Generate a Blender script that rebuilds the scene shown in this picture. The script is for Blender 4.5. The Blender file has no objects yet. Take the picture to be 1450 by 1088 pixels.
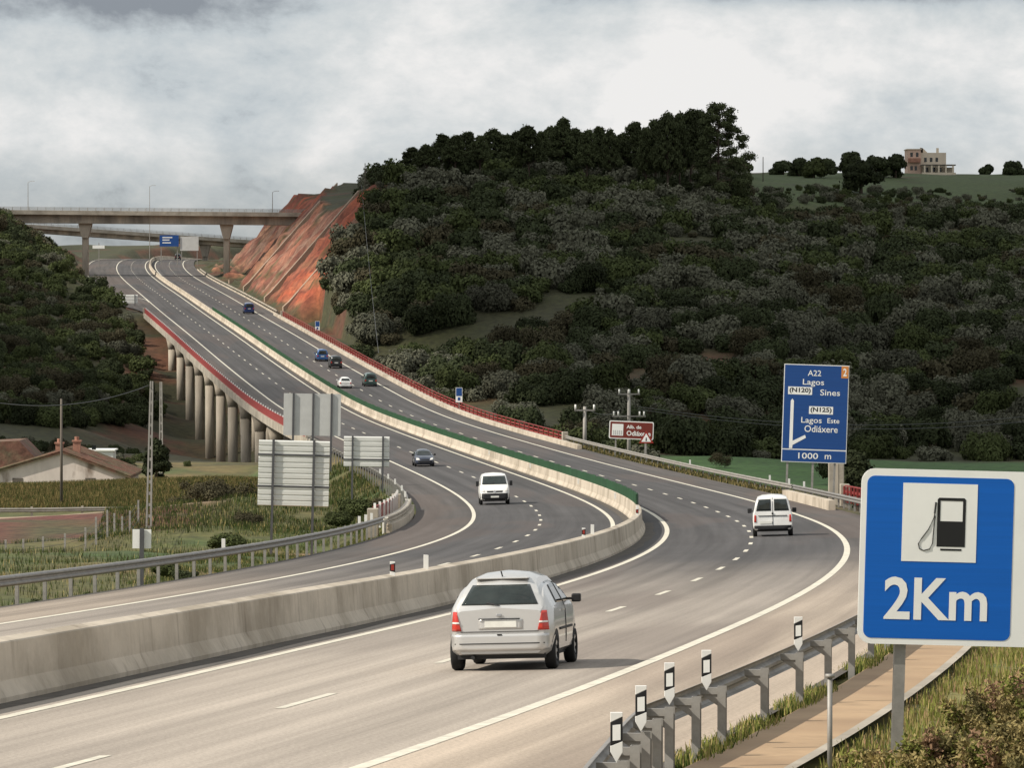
import bpy, math, random
import numpy as np
from mathutils import Vector, Matrix
from mathutils.bvhtree import BVHTree

R = math.radians
random.seed(7)
rng = np.random.default_rng(11)
scene = bpy.context.scene
C = scene.collection
F = 7030.54                      # focal length in pixels of a 1450 px wide picture
PIT = 0.0182883                  # camera looks down by this much

# ------------------------------------------------------------ camera
cam_d = bpy.data.cameras.new('camera')
cam = bpy.data.objects.new('camera', cam_d); C.objects.link(cam)
cam_d.sensor_width = 36.0
cam_d.lens = F / 1450.0 * 36.0
cam_d.clip_start = 1.0
cam_d.clip_end = 60000.0
cam.rotation_euler = (math.pi/2 - PIT, 0, 0)
scene.camera = cam

# ------------------------------------------------------------ light
SUN_EL, SUN_AZ = R(40), R(-108)  # azimuth measured from +Y towards +X: low left, a little behind
scene.view_settings.view_transform = 'Standard'
scene.view_settings.look = 'None'
scene.view_settings.exposure = 0.0
scene.view_settings.gamma = 1.0
scene.view_settings.use_curve_mapping = False
scene.render.engine = 'CYCLES'

world = bpy.data.worlds.new('World'); scene.world = world
world.use_nodes = True
def build_world():
    nt = world.node_tree; N = nt.nodes; Lk = nt.links
    N.clear()
    out = N.new('ShaderNodeOutputWorld'); bg = N.new('ShaderNodeBackground')
    sky = N.new('ShaderNodeTexSky'); sky.sky_type = 'NISHITA'; sky.sun_disc = False
    sky.sun_elevation = SUN_EL; sky.sun_rotation = SUN_AZ
    sky.altitude = 50; sky.air_density = 1.0; sky.dust_density = 2.0
    tc = N.new('ShaderNodeTexCoord')
    sep = N.new('ShaderNodeSeparateXYZ'); Lk.new(tc.outputs['Generated'], sep.inputs[0])
    def math_(op, a, b=None, c=None):
        m = N.new('ShaderNodeMath'); m.operation = op
        for i, q in enumerate((a, b, c)):
            if q is None: continue
            if isinstance(q, (int, float)): m.inputs[i].default_value = q
            else: Lk.new(q, m.inputs[i])
        return m.outputs[0]
    X, Y, Z = sep.outputs
    def noise(sx, sz, sc, det, rough, dist=0.0, off=0.0):
        cb = N.new('ShaderNodeCombineXYZ')
        Lk.new(math_('MULTIPLY', X, sx), cb.inputs[0]); Lk.new(math_('MULTIPLY', Y, sx), cb.inputs[1])
        Lk.new(math_('MULTIPLY_ADD', Z, sz, off), cb.inputs[2])
        n = N.new('ShaderNodeTexNoise'); n.inputs['Scale'].default_value = sc
        n.inputs['Detail'].default_value = det; n.inputs['Roughness'].default_value = rough
        n.inputs['Distortion'].default_value = dist
        Lk.new(cb.outputs[0], n.inputs['Vector']); return n.outputs['Fac']
    def blob(cx, cz, rx, rz):      # soft round region of the sky, centre in direction space
        a = math_('DIVIDE', math_('SUBTRACT', X, cx), rx); b = math_('DIVIDE', math_('SUBTRACT', Z, cz), rz)
        r2 = math_('ADD', math_('MULTIPLY', a, a), math_('MULTIPLY', b, b))
        return math_('POWER', 2.718, math_('MULTIPLY', r2, -1.0))
    n1 = noise(24, 42, 1.0, 10, .62, .15)
    n2 = noise(70, 105, 1.0, 6, .6, .2, 3.0)
    n3 = noise(9, 20, 1.0, 4, .5, .0, 4.0)
    # brightness of the cloud deck
    v = math_('MULTIPLY_ADD', math_('SUBTRACT', n1, .5), 1.75, .71)
    v = math_('ADD', v, math_('MULTIPLY', math_('SUBTRACT', n2, .5), .50))
    v = math_('ADD', v, math_('MULTIPLY', math_('SUBTRACT', n3, .5), 1.0))
    v = math_('ADD', v, math_('MULTIPLY', blob(.047, .043, .028, .014), .34))
    v = math_('ADD', v, math_('MULTIPLY', blob(-.010, .047, .05, .012), .13))
    v = math_('ADD', v, math_('MULTIPLY', blob(-.085, .040, .05, .008), .12))
    v = math_('SUBTRACT', v, math_('MULTIPLY', blob(-.085, .059, .055, .006), .30))
    v = math_('SUBTRACT', v, math_('MULTIPLY', blob(.07, .0610, .06, .0035), .55))
    v = math_('ADD', v, math_('MULTIPLY', blob(.06, .030, .06, .010), .06))
    v = math_('ADD', v, math_('MULTIPLY', blob(-.055, .026, .06, .012), .10))
    cr = N.new('ShaderNodeValToRGB'); Lk.new(v, cr.inputs[0])
    e = cr.color_ramp.elements
    e[0].position = .25; e[0].color = (.27, .30, .34, 1)
    e[1].position = 1.0; e[1].color = (.88, .87, .86, 1)
    q = e.new(.52); q.color = (.555, .605, .635, 1)
    q = e.new(.72); q.color = (.68, .71, .72, 1)
    # thin spots and a clearer band low over the horizon
    low = N.new('ShaderNodeMapRange'); low.inputs['From Min'].default_value = .034; low.inputs['From Max'].default_value = .004
    Lk.new(Z, low.inputs['Value'])
    thin = math_('MULTIPLY', low.outputs[0], math_('MULTIPLY_ADD', n1, -.5, .75))
    thin = math_('MINIMUM', math_('MAXIMUM', thin, .04), .6)
    skyc = N.new('ShaderNodeMix'); skyc.data_type = 'RGBA'; skyc.blend_type = 'MULTIPLY'
    skyc.inputs[0].default_value = 1.0
    Lk.new(sky.outputs[0], skyc.inputs[6]); skyc.inputs[7].default_value = (.1, .1, .1, 1)
    mx = N.new('ShaderNodeMix'); mx.data_type = 'RGBA'
    Lk.new(thin, mx.inputs[0]); Lk.new(cr.outputs[0], mx.inputs[6]); Lk.new(skyc.outputs[2], mx.inputs[7])
    sc = N.new('ShaderNodeMix'); sc.data_type = 'RGBA'; sc.blend_type = 'MULTIPLY'; sc.inputs[0].default_value = 1.0
    Lk.new(mx.outputs[2], sc.inputs[6]); sc.inputs[7].default_value = (10, 10, 10, 1)
    Lk.new(sc.outputs[2], bg.inputs[0]); bg.inputs[1].default_value = 0.1
    Lk.new(bg.outputs[0], out.inputs[0])
build_world()

sund = bpy.data.lights.new('sun', 'SUN'); sund.energy = 5.0; sund.angle = R(0.5); sund.color = (1.0, .93, .82)
sun = bpy.data.objects.new('sun', sund); C.objects.link(sun)
SUNDIR = Vector((math.sin(SUN_AZ)*math.cos(SUN_EL), math.cos(SUN_AZ)*math.cos(SUN_EL), math.sin(SUN_EL)))
sun.rotation_euler = (-SUNDIR).to_track_quat('-Z', 'Y').to_euler()

# ------------------------------------------------------------ helpers
def s2l(c):
    return tuple(((x/255)/12.92 if x/255 <= .04045 else (((x/255)+.055)/1.055)**2.4) for x in c)

def tag(o, label=None, cat=None, group=None, kind=None):
    if label: o['label'] = label
    if cat: o['category'] = cat
    if group: o['group'] = group
    if kind: o['kind'] = kind
    return o
def empty(name, loc=(0, 0, 0), rz=0.0, label=None, cat=None, group=None, rot=None):
    o = bpy.data.objects.new(name, None); C.objects.link(o); o.location = loc
    o.rotation_euler = rot if rot else (0, 0, rz); o.empty_display_size = .3
    return tag(o, label, cat, group)
def copy_tree(o, parent=None):
    c = o.copy(); C.objects.link(c)
    if parent: c.parent = parent
    for ch in [q for q in bpy.data.objects if q.parent == o]: copy_tree(ch, c)
    return c
def np_mesh(name, V, Fq, smooth=False):
    """fast mesh from arrays: V (n,3), Fq (m,k)"""
    me = bpy.data.meshes.new(name)
    V = np.asarray(V, np.float32); Fq = np.asarray(Fq, np.int32); k = Fq.shape[1]
    me.vertices.add(len(V)); me.vertices.foreach_set('co', V.ravel())
    me.loops.add(Fq.size); me.loops.foreach_set('vertex_index', Fq.ravel())
    me.polygons.add(len(Fq)); me.polygons.foreach_set('loop_start', np.arange(len(Fq), dtype=np.int32)*k)
    me.polygons.foreach_set('use_smooth', np.full(len(Fq), smooth))
    me.update(calc_edges=True); me.validate()
    return me
def link(name, me, mat, parent=None):
    o = bpy.data.objects.new(name, me); C.objects.link(o)
    if mat is not None:
        if isinstance(mat, (list, tuple)):
            for m in mat: me.materials.append(m)
        else: me.materials.append(mat)
    if parent: o.parent = parent
    return o
def add_col(me, col):
    a = me.color_attributes.new('Col', 'FLOAT_COLOR', 'POINT')
    c = np.ones((len(me.vertices), 4), np.float32); c[:, :3] = col
    a.data.foreach_set('color', c.ravel())

class MB:
    def __init__(s): s.v = []; s.f = []
    def add(s, vs, fs):
        b = len(s.v); s.v += [tuple(v) for v in vs]; s.f += [tuple(i+b for i in f) for f in fs]; return s
    def box(s, x0, x1, y0, y1, z0, z1):
        return s.add([(x0,y0,z0),(x1,y0,z0),(x1,y1,z0),(x0,y1,z0),(x0,y0,z1),(x1,y0,z1),(x1,y1,z1),(x0,y1,z1)],
                     [(0,3,2,1),(4,5,6,7),(0,1,5,4),(1,2,6,5),(2,3,7,6),(3,0,4,7)])
    def tube(s, pts, r, n=8, r2=None, cap=True):
        pts = [Vector(p) for p in pts]; rings = []
        for i, p in enumerate(pts):
            d = (pts[min(i+1, len(pts)-1)] - pts[max(i-1, 0)]).normalized()
            a = d.cross(Vector((0, 0, 1)) if abs(d.z) < .9 else Vector((1, 0, 0))).normalized(); b = d.cross(a)
            rr = r if r2 is None else r + (r2-r)*i/(len(pts)-1)
            rings.append([p + a*rr*math.cos(2*math.pi*k/n) + b*rr*math.sin(2*math.pi*k/n) for k in range(n)])
        vs = [v for ring in rings for v in ring]; fs = []
        for i in range(len(pts)-1):
            for k in range(n): fs.append((i*n+k, i*n+(k+1) % n, (i+1)*n+(k+1) % n, (i+1)*n+k))
        if cap: fs += [tuple(range(n))[::-1], tuple((len(pts)-1)*n+k for k in range(n))]
        return s.add(vs, fs)
    def prism(s, poly, a, b, axis='y'):
        """poly in the plane normal to axis, extruded from a to b"""
        n = len(poly)
        def P(u, w, t): return (u, t, w) if axis == 'y' else ((t, u, w) if axis == 'x' else (u, w, t))
        vs = [P(u, w, a) for u, w in poly] + [P(u, w, b) for u, w in poly]
        fs = [tuple(range(n)), tuple(range(2*n-1, n-1, -1))] + [(i, i+n, (i+1) % n+n, (i+1) % n) for i in range(n)]
        return s.add(vs, fs)
    def build(s, name, mat, parent=None, smooth=False, bevel=0):
        me = bpy.data.meshes.new(name); me.from_pydata(s.v, [], s.f); me.update()
        import bmesh
        bm = bmesh.new(); bm.from_mesh(me); bmesh.ops.recalc_face_normals(bm, faces=bm.faces)
        if bevel: bmesh.ops.bevel(bm, geom=list(bm.edges), offset=bevel, segments=2, affect='EDGES', profile=.5)
        bm.to_mesh(me); bm.free()
        if smooth: me.polygons.foreach_set('use_smooth', [True]*len(me.polygons))
        return link(name, me, mat, parent)

# ------------------------------------------------------------ materials
def mat(name, col, rough=.8, metal=0.0, var=0.0, scale=1.0, bump=0.0, bscale=None, spec=.4, coord='Object', stretch=None,
        col2=None, col2_scale=.2, col2_lo=.45, col2_hi=.62, detail=6, attr=False, coat=0.0, rand=0.0, transl=0.0):
    m = bpy.data.materials.new(name); m.use_nodes = True
    nt = m.node_tree; N = nt.nodes; Lk = nt.links; b = N['Principled BSDF']
    b.inputs['Roughness'].default_value = rough; b.inputs['Metallic'].default_value = metal
    b.inputs['Specular IOR Level'].default_value = spec
    if coat: b.inputs['Coat Weight'].default_value = coat; b.inputs['Coat Roughness'].default_value = .05
    tc = N.new('ShaderNodeTexCoord'); vec = tc.outputs[coord]
    if stretch:
        mp = N.new('ShaderNodeMapping'); mp.inputs['Scale'].default_value = stretch
        Lk.new(vec, mp.inputs[0]); vec = mp.outputs[0]
    if attr:
        at = N.new('ShaderNodeAttribute'); at.attribute_name = 'Col'; c = at.outputs['Color']
    else:
        rgb = N.new('ShaderNodeRGB'); rgb.outputs[0].default_value = (*col, 1); c = rgb.outputs[0]
    if col2 is not None:
        n = N.new('ShaderNodeTexNoise'); n.inputs['Scale'].default_value = col2_scale; n.inputs['Detail'].default_value = 8
        n.inputs['Roughness'].default_value = .6
        Lk.new(vec, n.inputs['Vector'])
        mr = N.new('ShaderNodeMapRange'); mr.inputs['From Min'].default_value = col2_lo; mr.inputs['From Max'].default_value = col2_hi
        Lk.new(n.outputs['Fac'], mr.inputs['Value'])
        mx = N.new('ShaderNodeMix'); mx.data_type = 'RGBA'; Lk.new(mr.outputs[0], mx.inputs[0]); Lk.new(c, mx.inputs[6])
        mx.inputs[7].default_value = (*col2, 1); c = mx.outputs[2]
    if var:
        n = N.new('ShaderNodeTexNoise'); n.inputs['Scale'].default_value = scale; n.inputs['Detail'].default_value = detail
        n.inputs['Roughness'].default_value = .65
        Lk.new(vec, n.inputs['Vector'])
        mr = N.new('ShaderNodeMapRange'); mr.inputs['From Min'].default_value = .3; mr.inputs['From Max'].default_value = .7
        mr.inputs['To Min'].default_value = 1-var; mr.inputs['To Max'].default_value = 1+var
        Lk.new(n.outputs['Fac'], mr.inputs['Value'])
        mx = N.new('ShaderNodeMix'); mx.data_type = 'RGBA'; mx.blend_type = 'MULTIPLY'; mx.inputs[0].default_value = 1
        Lk.new(c, mx.inputs[6]); Lk.new(mr.outputs[0], mx.inputs[7]); c = mx.outputs[2]
    if rand:
        oi = N.new('ShaderNodeObjectInfo')
        mr = N.new('ShaderNodeMapRange'); mr.inputs['To Min'].default_value = 1-rand; mr.inputs['To Max'].default_value = 1+rand
        Lk.new(oi.outputs['Random'], mr.inputs['Value'])
        mx = N.new('ShaderNodeMix'); mx.data_type = 'RGBA'; mx.blend_type = 'MULTIPLY'; mx.inputs[0].default_value = 1
        Lk.new(c, mx.inputs[6]); Lk.new(mr.outputs[0], mx.inputs[7]); c = mx.outputs[2]
    Lk.new(c, b.inputs['Base Color'])
    if bump:
        n = N.new('ShaderNodeTexNoise'); n.inputs['Scale'].default_value = bscale or scale*2; n.inputs['Detail'].default_value = 6
        Lk.new(vec, n.inputs['Vector'])
        bp = N.new('ShaderNodeBump'); bp.inputs['Strength'].default_value = bump; bp.inputs['Distance'].default_value = .1
        Lk.new(n.outputs['Fac'], bp.inputs['Height']); Lk.new(bp.outputs[0], b.inputs['Normal'])
    if transl:
        t = N.new('ShaderNodeBsdfTranslucent'); Lk.new(c, t.inputs[0]); ms = N.new('ShaderNodeMixShader')
        ms.inputs[0].default_value = transl; Lk.new(b.outputs[0], ms.inputs[1]); Lk.new(t.outputs[0], ms.inputs[2])
        Lk.new(ms.outputs[0], N['Material Output'].inputs['Surface'])
    return m

M = {}
M['concrete'] = mat('concrete', (.40,.355,.29), .9, var=.16, scale=.8, bump=.15, bscale=6, col2=(.29,.255,.205), col2_scale=.25)
M['pier'] = mat('pier_concrete', (.52,.45,.36), .9, var=.2, scale=.5, bump=.1, bscale=5, col2=(.27,.24,.20), col2_scale=.2, stretch=(1,1,.25))
M['galv'] = mat('galvanised_steel', (.27,.255,.235), .55, .55, var=.22, scale=3, bump=.05, bscale=12)
M['galv_post'] = mat('galvanised_post', (.31,.295,.27), .6, .35, var=.2, scale=5)
M['timberrail'] = mat('weathered_rail', (.30,.28,.25), .7, .3, var=.25, scale=2)
M['white'] = mat('white_plastic', (.78,.77,.73), .5, var=.06, scale=4)
M['black'] = mat('black_plastic', (.012,.012,.013), .5)
M['signwhite'] = mat('sign_white', (.86,.86,.82), .45, var=.04, scale=1.5)
M['signblue'] = mat('sign_blue', (.001,.115,.50), .4, var=.08, scale=3, stretch=(.1,1,6))
M['motorblue'] = mat('motorway_sign_blue', (.012,.065,.24), .45, var=.08, scale=2, stretch=(.1,1,4))
M['signbrown'] = mat('sign_brown', (.17,.028,.018), .5, var=.06, scale=3)
M['signgrey'] = mat('sign_back_grey', (.58,.58,.56), .6, .3, var=.08, scale=1.2)
M['signpanel'] = mat('sign_back_ribbed', (.70,.70,.66), .55, .2, var=.1, scale=1.0, stretch=(.4,1,3))
M['darksteel'] = mat('dark_steel', (.10,.10,.105), .6, .3, var=.1, scale=3)
M['orange'] = mat('sign_orange', (.62,.24,.06), .5)
M['red'] = mat('red_paint', (.24,.034,.03), .6, var=.25, scale=1.5)
M['redlight'] = mat('reflector_red', (.30,.03,.02), .3)
M['green'] = mat('anti_glare_green', (.014,.058,.022), .7, var=.3, scale=1.2, stretch=(1,1,.3))
M['wood'] = mat('weathered_wood', (.13,.11,.09), .9, var=.25, scale=2, stretch=(4,4,.3))
M['polecon'] = mat('pole_concrete', (.34,.32,.29), .9, var=.15, scale=1)
M['wire'] = mat('wire', (.09,.09,.09), .6)
M['plaster'] = mat('old_whitewash', (.66,.57,.51), .9, var=.14, scale=.8, col2=(.24,.18,.14), col2_scale=.5, col2_lo=.54, col2_hi=.70, stretch=(1,1,.35))
M['tile'] = mat('roof_tile', (.15,.075,.052), .9, var=.45, scale=1.2, bump=.5, bscale=3, col2=(.12,.10,.06), col2_scale=.5)
M['terracotta'] = mat('terracotta', (.34,.17,.12), .9, var=.3, scale=2)
M['peach'] = mat('peach_render', (.60,.42,.33), .85, var=.08, scale=.6)
M['cream'] = mat('cream_render', (.66,.56,.44), .85, var=.08, scale=.6)
M['glassdark'] = mat('dark_glass', (.012,.016,.016), .08, spec=.6)
M['carglass'] = mat('car_glass', (.018,.024,.022), .06, spec=.7, var=.5, scale=2.2)
M['tyre'] = mat('tyre', (.012,.012,.012), .85)
M['rim'] = mat('alloy_rim', (.45,.45,.46), .35, .8)
M['paint_silver'] = mat('silver_paint', (.60,.59,.57), .32, .45, var=.03, scale=2, coat=.7)
M['paint_white'] = mat('white_paint', (.80,.79,.76), .35, coat=.4, var=.04, scale=2)
M['paint_dark'] = mat('dark_blue_paint', (.035,.045,.075), .3, .3, coat=.8)
M['paint_blue'] = mat('blue_paint', (.03,.10,.27), .3, .2, coat=.6)
M['paint_navy'] = mat('navy_paint', (.012,.03,.12), .3, .2, coat=.6)
M['paint_black'] = mat('black_paint', (.016,.016,.018), .3, .1, coat=.6)
M['paint_green'] = mat('green_grey_paint', (.045,.085,.075), .35, .4, coat=.6)
M['trim'] = mat('bumper_trim', (.02,.02,.021), .7)
M['lampred'] = mat('tail_lamp_red', (.50,.035,.02), .2, coat=.6)
M['lampwhite'] = mat('lamp_clear', (.75,.72,.68), .12, coat=.8)
M['plate'] = mat('number_plate', (.75,.74,.68), .5, var=.08, scale=9)
M['bark'] = mat('bark', (.09,.065,.05), .95, var=.3, scale=1.5)
M['rock'] = mat('cut_rib_concrete', (.36,.27,.20), .95, var=.25, scale=.35, bump=.3, bscale=2)

# ------------------------------------------------------------ road alignment (fitted to the place)
kk = [0,40,80,120,160,200,240,280,320,360,400,440,480,520,560,600,700,800,900,1000,1100,1200,1300,1400,1500,1600,2700]
kv = [3.0225,1.7917,.5268,.676,.7257,.6979,.7025,.6592,.6875,.5882,.3367,.3141,.0769,-.0225,.0583,-.0236,.0184,.0237,-.0837,-.0205,-.0647,-.1533,-.2179,-.2816,-.9,-1.3,-1.3]
gk = [0,75,150,225,300,375,450,525,600,750,900,1050,1200,1350,1460,1560,2700]
gv = [-1.6308,-3.3929,-3.1786,-2.9071,-2.0452,-.8038,.2201,.8682,2.8029,3.455,3.2127,2.5636,2.4757,2.3643,.9,-.6,-.6]
ek = [0,150,300,450,600,900,1500,2700]; ev = [-3.1435,-2.8486,-2.481,-.5351,1.424,.8063,.3942,.2]
STEP = 4.0; NS = int(2100/STEP); SS = np.arange(NS)*STEP
_k = np.interp(SS, kk, kv)*1e-3; _g = np.interp(SS, gk, gv)*1e-2; _e = np.interp(SS, ek, ev)*1e-2
def cum(a): return np.concatenate([[0], np.cumsum((a[1:]+a[:-1])/2*STEP)])
_th = 1.31193 + cum(_k)
_X = -17.2449 + cum(np.cos(_th)); _Y = 28.1263 + cum(np.sin(_th)); _Z = -5.11635 + cum(_g)
# run on behind the camera side
nb = 20; sb = -np.arange(nb, 0, -1)*STEP
SS = np.concatenate([sb, SS]); _X = np.concatenate([_X[0]+sb*math.cos(_th[0]-.03), _X]); _Y = np.concatenate([_Y[0]+sb*math.sin(_th[0]-.03), _Y])
_Z = np.concatenate([np.full(nb, _Z[0])-sb*.0*0, _Z]); _th = np.concatenate([np.full(nb, _th[0]), _th]); _e = np.concatenate([np.full(nb, _e[0]), _e])
OMAX = 12.6
def road(s, o, h=0.0):
    """point at station s, offset o to the right, height h over the surface (arrays allowed)"""
    X, Y, Z, th, e = (np.interp(s, SS, q) for q in (_X, _Y, _Z, _th, _e))
    o = np.asarray(o, float)
    z = Z - e*np.clip(o, -OMAX, OMAX) + h + np.where(o < 0, .05, 0)
    return X+o*np.sin(th), Y-o*np.cos(th), z
def rp(s, o, h=0.0):
    x, y, z = road(s, o, h); return Vector((float(x), float(y), float(z)))
def heading(s): return float(np.interp(s, SS, _th))
def scale_at(y, z=0): return F/(y*math.cos(PIT)-z*math.sin(PIT))

# value noise in numpy
_tab = rng.random((256, 256))
def vnoise(x, y):
    x = np.asarray(x, float); y = np.asarray(y, float)
    xi = np.floor(x).astype(int); yi = np.floor(y).astype(int); fx = x-xi; fy = y-yi
    fx = fx*fx*(3-2*fx); fy = fy*fy*(3-2*fy)
    t = lambda a, b: _tab[a % 256, b % 256]
    return (t(xi, yi)*(1-fx)+t(xi+1, yi)*fx)*(1-fy)+(t(xi, yi+1)*(1-fx)+t(xi+1, yi+1)*fx)*fy
def fbm(x, y, o=4):
    a = 0; w = 1; t = 0
    for i in range(o): a = a+w*vnoise(x*2**i+17*i, y*2**i+5*i); t += w; w *= .5
    return a/t

# ------------------------------------------------------------ terrain
def uvp(u, v, sc):                 # picture-derived survey point: direction and distance -> place
    d = F/sc; x = (u-725)/sc; up = (544-v)/sc; c, s = math.cos(PIT), math.sin(PIT)
    return x, d*c+up*s, up*c-d*s
SUR = [ # left side
 (0,805,23),(180,805,23),(-120,810,24),(0,772,20.5),(240,775,21),(0,735,18.2),(240,737,18.2),(0,690,15.3),(200,690,15),(300,688,14.3),(175,680,14.4),(-100,690,15),
 (250,640,12),(0,620,11),(120,600,10.6),(0,575,9.6),(100,560,9.4),(190,545,9.0),(0,500,8.7),(100,485,8.5),(175,500,8.3),(0,420,7.9),(60,440,7.9),(125,450,7.7),
 (190,475,7.9),(0,350,7.2),(60,375,7.1),(110,400,6.9),(0,290,6.9),(40,322,6.7),(-150,270,7),(-150,400,8),(-150,560,10),(-300,300,7),(-300,650,13),(0,300,6.0),(60,330,5.6),(-200,280,5.5),
 # under and beyond
 (200,352,4.2),(130,345,4.2),(250,356,4.0),(350,385,5.0),(420,380,5),(500,360,4.5),(600,330,4.2),
 # green field and the foot of the hill
 (950,640,10.2),(1100,652,10.9),(1250,665,11.4),(1450,675,12),(1100,690,12.6),(1300,720,14),(1500,740,15),(1450,640,10.2),(1200,638,10.0),(820,632,10.3),(750,628,10.4),
 (700,605,10.2),(640,590,10.4),(600,560,10.0),(550,520,9.3),(480,470,8.5),(450,440,8.0),
 # hill to the right
 (452,345,7.5),(465,300,7.3),(508,268,7.2),(560,250,7.2),(650,245,7.1),(800,245,7.0),(900,246,6.9),(1060,252,6.6),(1200,248,6.2),(1320,246,5.6),(1450,250,5.5),(1600,250,5.5),
 (560,400,8.2),(700,420,8.4),(900,420,8.4),(1100,420,8.3),(1300,400,8.0),(1480,400,7.9),(650,330,7.7),(850,330,7.7),(1050,330,7.5),(1250,320,7.1),(1450,310,6.7),
 (700,520,9.3),(850,540,9.5),(1000,540,9.5),(1200,540,9.4),(1450,540,9.3),(900,605,9.9),(1150,605,9.9),(1450,600,9.8),
 (520,268,6.4),(430,262,6.1),(600,262,5.5),(900,270,5),(1200,280,4.8),(1450,290,4.5),(800,290,4),(1500,310,3.7),(400,280,5.3)]
pts = [uvp(*q) for q in SUR]
for s, o, z in [(560,-11,-21.5),(613,-11,-25.3),(645,-11,-25.9),(675,-11,-25.6),(702,-11,-25),(732,-11,-24),(762,-11,-22.6),(790,-11,-18.5),(820,-11,-14.5),(850,-11,-9),(880,-11,-4.5),
                (560,16,-20),(620,16,-21.5),(680,16,-20.5),(740,16,-18),(800,16,-13),(850,16,-7),(500,-11,-18),(500,16,-18),
                (450,-30,-17.5),(400,-24,-15.8),(350,-24,-15),(300,-26,-14.6),(250,-28,-14),(200,-30,-13.5),(160,-32,-13),(120,-32,-12.5),(80,-32,-10),(40,-40,-9),
                (350,40,-20),(280,40,-19),(200,45,-17),(140,45,-14),(90,45,-9.5),(50,45,-6.5)]:
    x, y, _ = road(s, o); pts.append((float(x), float(y), z))
pts += [(6,0,-2.2),(14,0,-2.2),(25,10,-3),(15,25,-5.2),(14,45,-5.9),(20,60,-6.6),(25,40,-5.5),(60,30,-5),(0,-40,-1.5),(-40,-40,-5),(40,-40,-2),(-80,40,-10),(-150,150,-16),(150,150,-14),(300,400,-20),(500,700,-16),(500,1000,20),(-400,600,-15),(-400,1000,20),(-500,1400,20),(500,1500,28),
        (0,2200,16),(-600,2300,18),(700,2300,22)]
pts = np.array(pts, float)
def _phi(r): return r
_D = np.hypot(pts[:, None, 0]-pts[None, :, 0], pts[:, None, 1]-pts[None, :, 1])
_n = len(pts); A = np.zeros((_n+1, _n+1)); A[:_n, :_n] = _phi(_D)-np.eye(_n)*3.0; A[:_n, _n] = 1; A[_n, :_n] = 1
_w = np.linalg.solve(A, np.append(pts[:, 2], 0))
def natural(x, y):
    x = np.asarray(x, float); y = np.asarray(y, float); sh = x.shape; x = x.ravel(); y = y.ravel(); out = np.empty(len(x))
    for i in range(0, len(x), 20000):
        r = np.hypot(x[i:i+20000, None]-pts[None, :, 0], y[i:i+20000, None]-pts[None, :, 1])
        out[i:i+20000] = _phi(r)@_w[:_n]+_w[_n]
    far = np.clip((np.hypot(x, y-900)-1700)/2500, 0, 1)
    out = np.clip(out, -28, 36)*(1-far)+8*far
    return out.reshape(sh)
def station(x, y):
    x = np.asarray(x, float); y = np.asarray(y, float); sh = x.shape; x = x.ravel(); y = y.ravel()
    s_ = np.empty(len(x)); o_ = np.empty(len(x))
    for i in range(0, len(x), 10000):
        xx = x[i:i+10000]; yy = y[i:i+10000]
        d = (xx[:, None]-_X[None])**2+(yy[:, None]-_Y[None])**2; j = d.argmin(1)
        t = _th[j]; dx = xx-_X[j]; dy = yy-_Y[j]
        s_[i:i+10000] = SS[j]+dx*np.cos(t)+dy*np.sin(t); o_[i:i+10000] = dx*np.sin(t)-dy*np.cos(t)
    return s_.reshape(sh), o_.reshape(sh)
BR0, BR1 = 470.0, 884.0            # the viaduct
def sstep(a, b, x): t = np.clip((x-a)/(b-a), 0, 1); return t*t*(3-2*t)
def _surf(x, y, s, o):
    nat = natural(x, y)
    nat = nat+(fbm(x/16, y/16, 4)-.5)*1.6*sstep(14, 40, np.abs(o))*(1-.85*((y > 300) & (y < 520) & (o < 0)))
    zr = np.interp(s, SS, _Z)-np.interp(s, SS, _e)*np.clip(o, -OMAX, OMAX)-.12
    lw = 12.4+5.0*sstep(880, 960, s)                       # slip road widens the left side
    we = np.where(o < 0, lw, np.where(s < 120, 19-4*sstep(60, 120, s), 13.2))
    zr = zr-.10*(np.abs(o) < 12.5)
    we = we+np.where(o > 0, 7*sstep(1060, 1140, s), 0)
    d = np.maximum(np.abs(o)-we, 0)
    into = np.clip(np.minimum(s-BR0, BR1-s), 0, None)
    zmin = zr-.50*d-np.clip(into*.62, 0, 40)
    wc = we+1.5
    dc = np.maximum(np.abs(o)-wc, 0)
    cs = np.where(o > 0, 1.12, .72)
    zmax = zr+cs*dc
    under = (into > 0) & (np.abs(o) < 20)
    zmax = np.where(under, np.minimum(zmax, zr-.35-np.minimum(into*.5, 1.6)), zmax)
    fade = sstep(100, 320, np.abs(o))
    z = np.clip(nat, np.where(fade < 1, zmin-fade*200, -999), np.where(fade < 1, zmax+fade*200, 999))
    cut = (nat > zmax+.3)
    return z, nat, cut, zr
def G(x, y):
    s, o = station(np.array([float(x)]), np.array([float(y)]))
    return float(_surf(np.array([float(x)]), np.array([float(y)]), s, o)[0][0])

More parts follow.
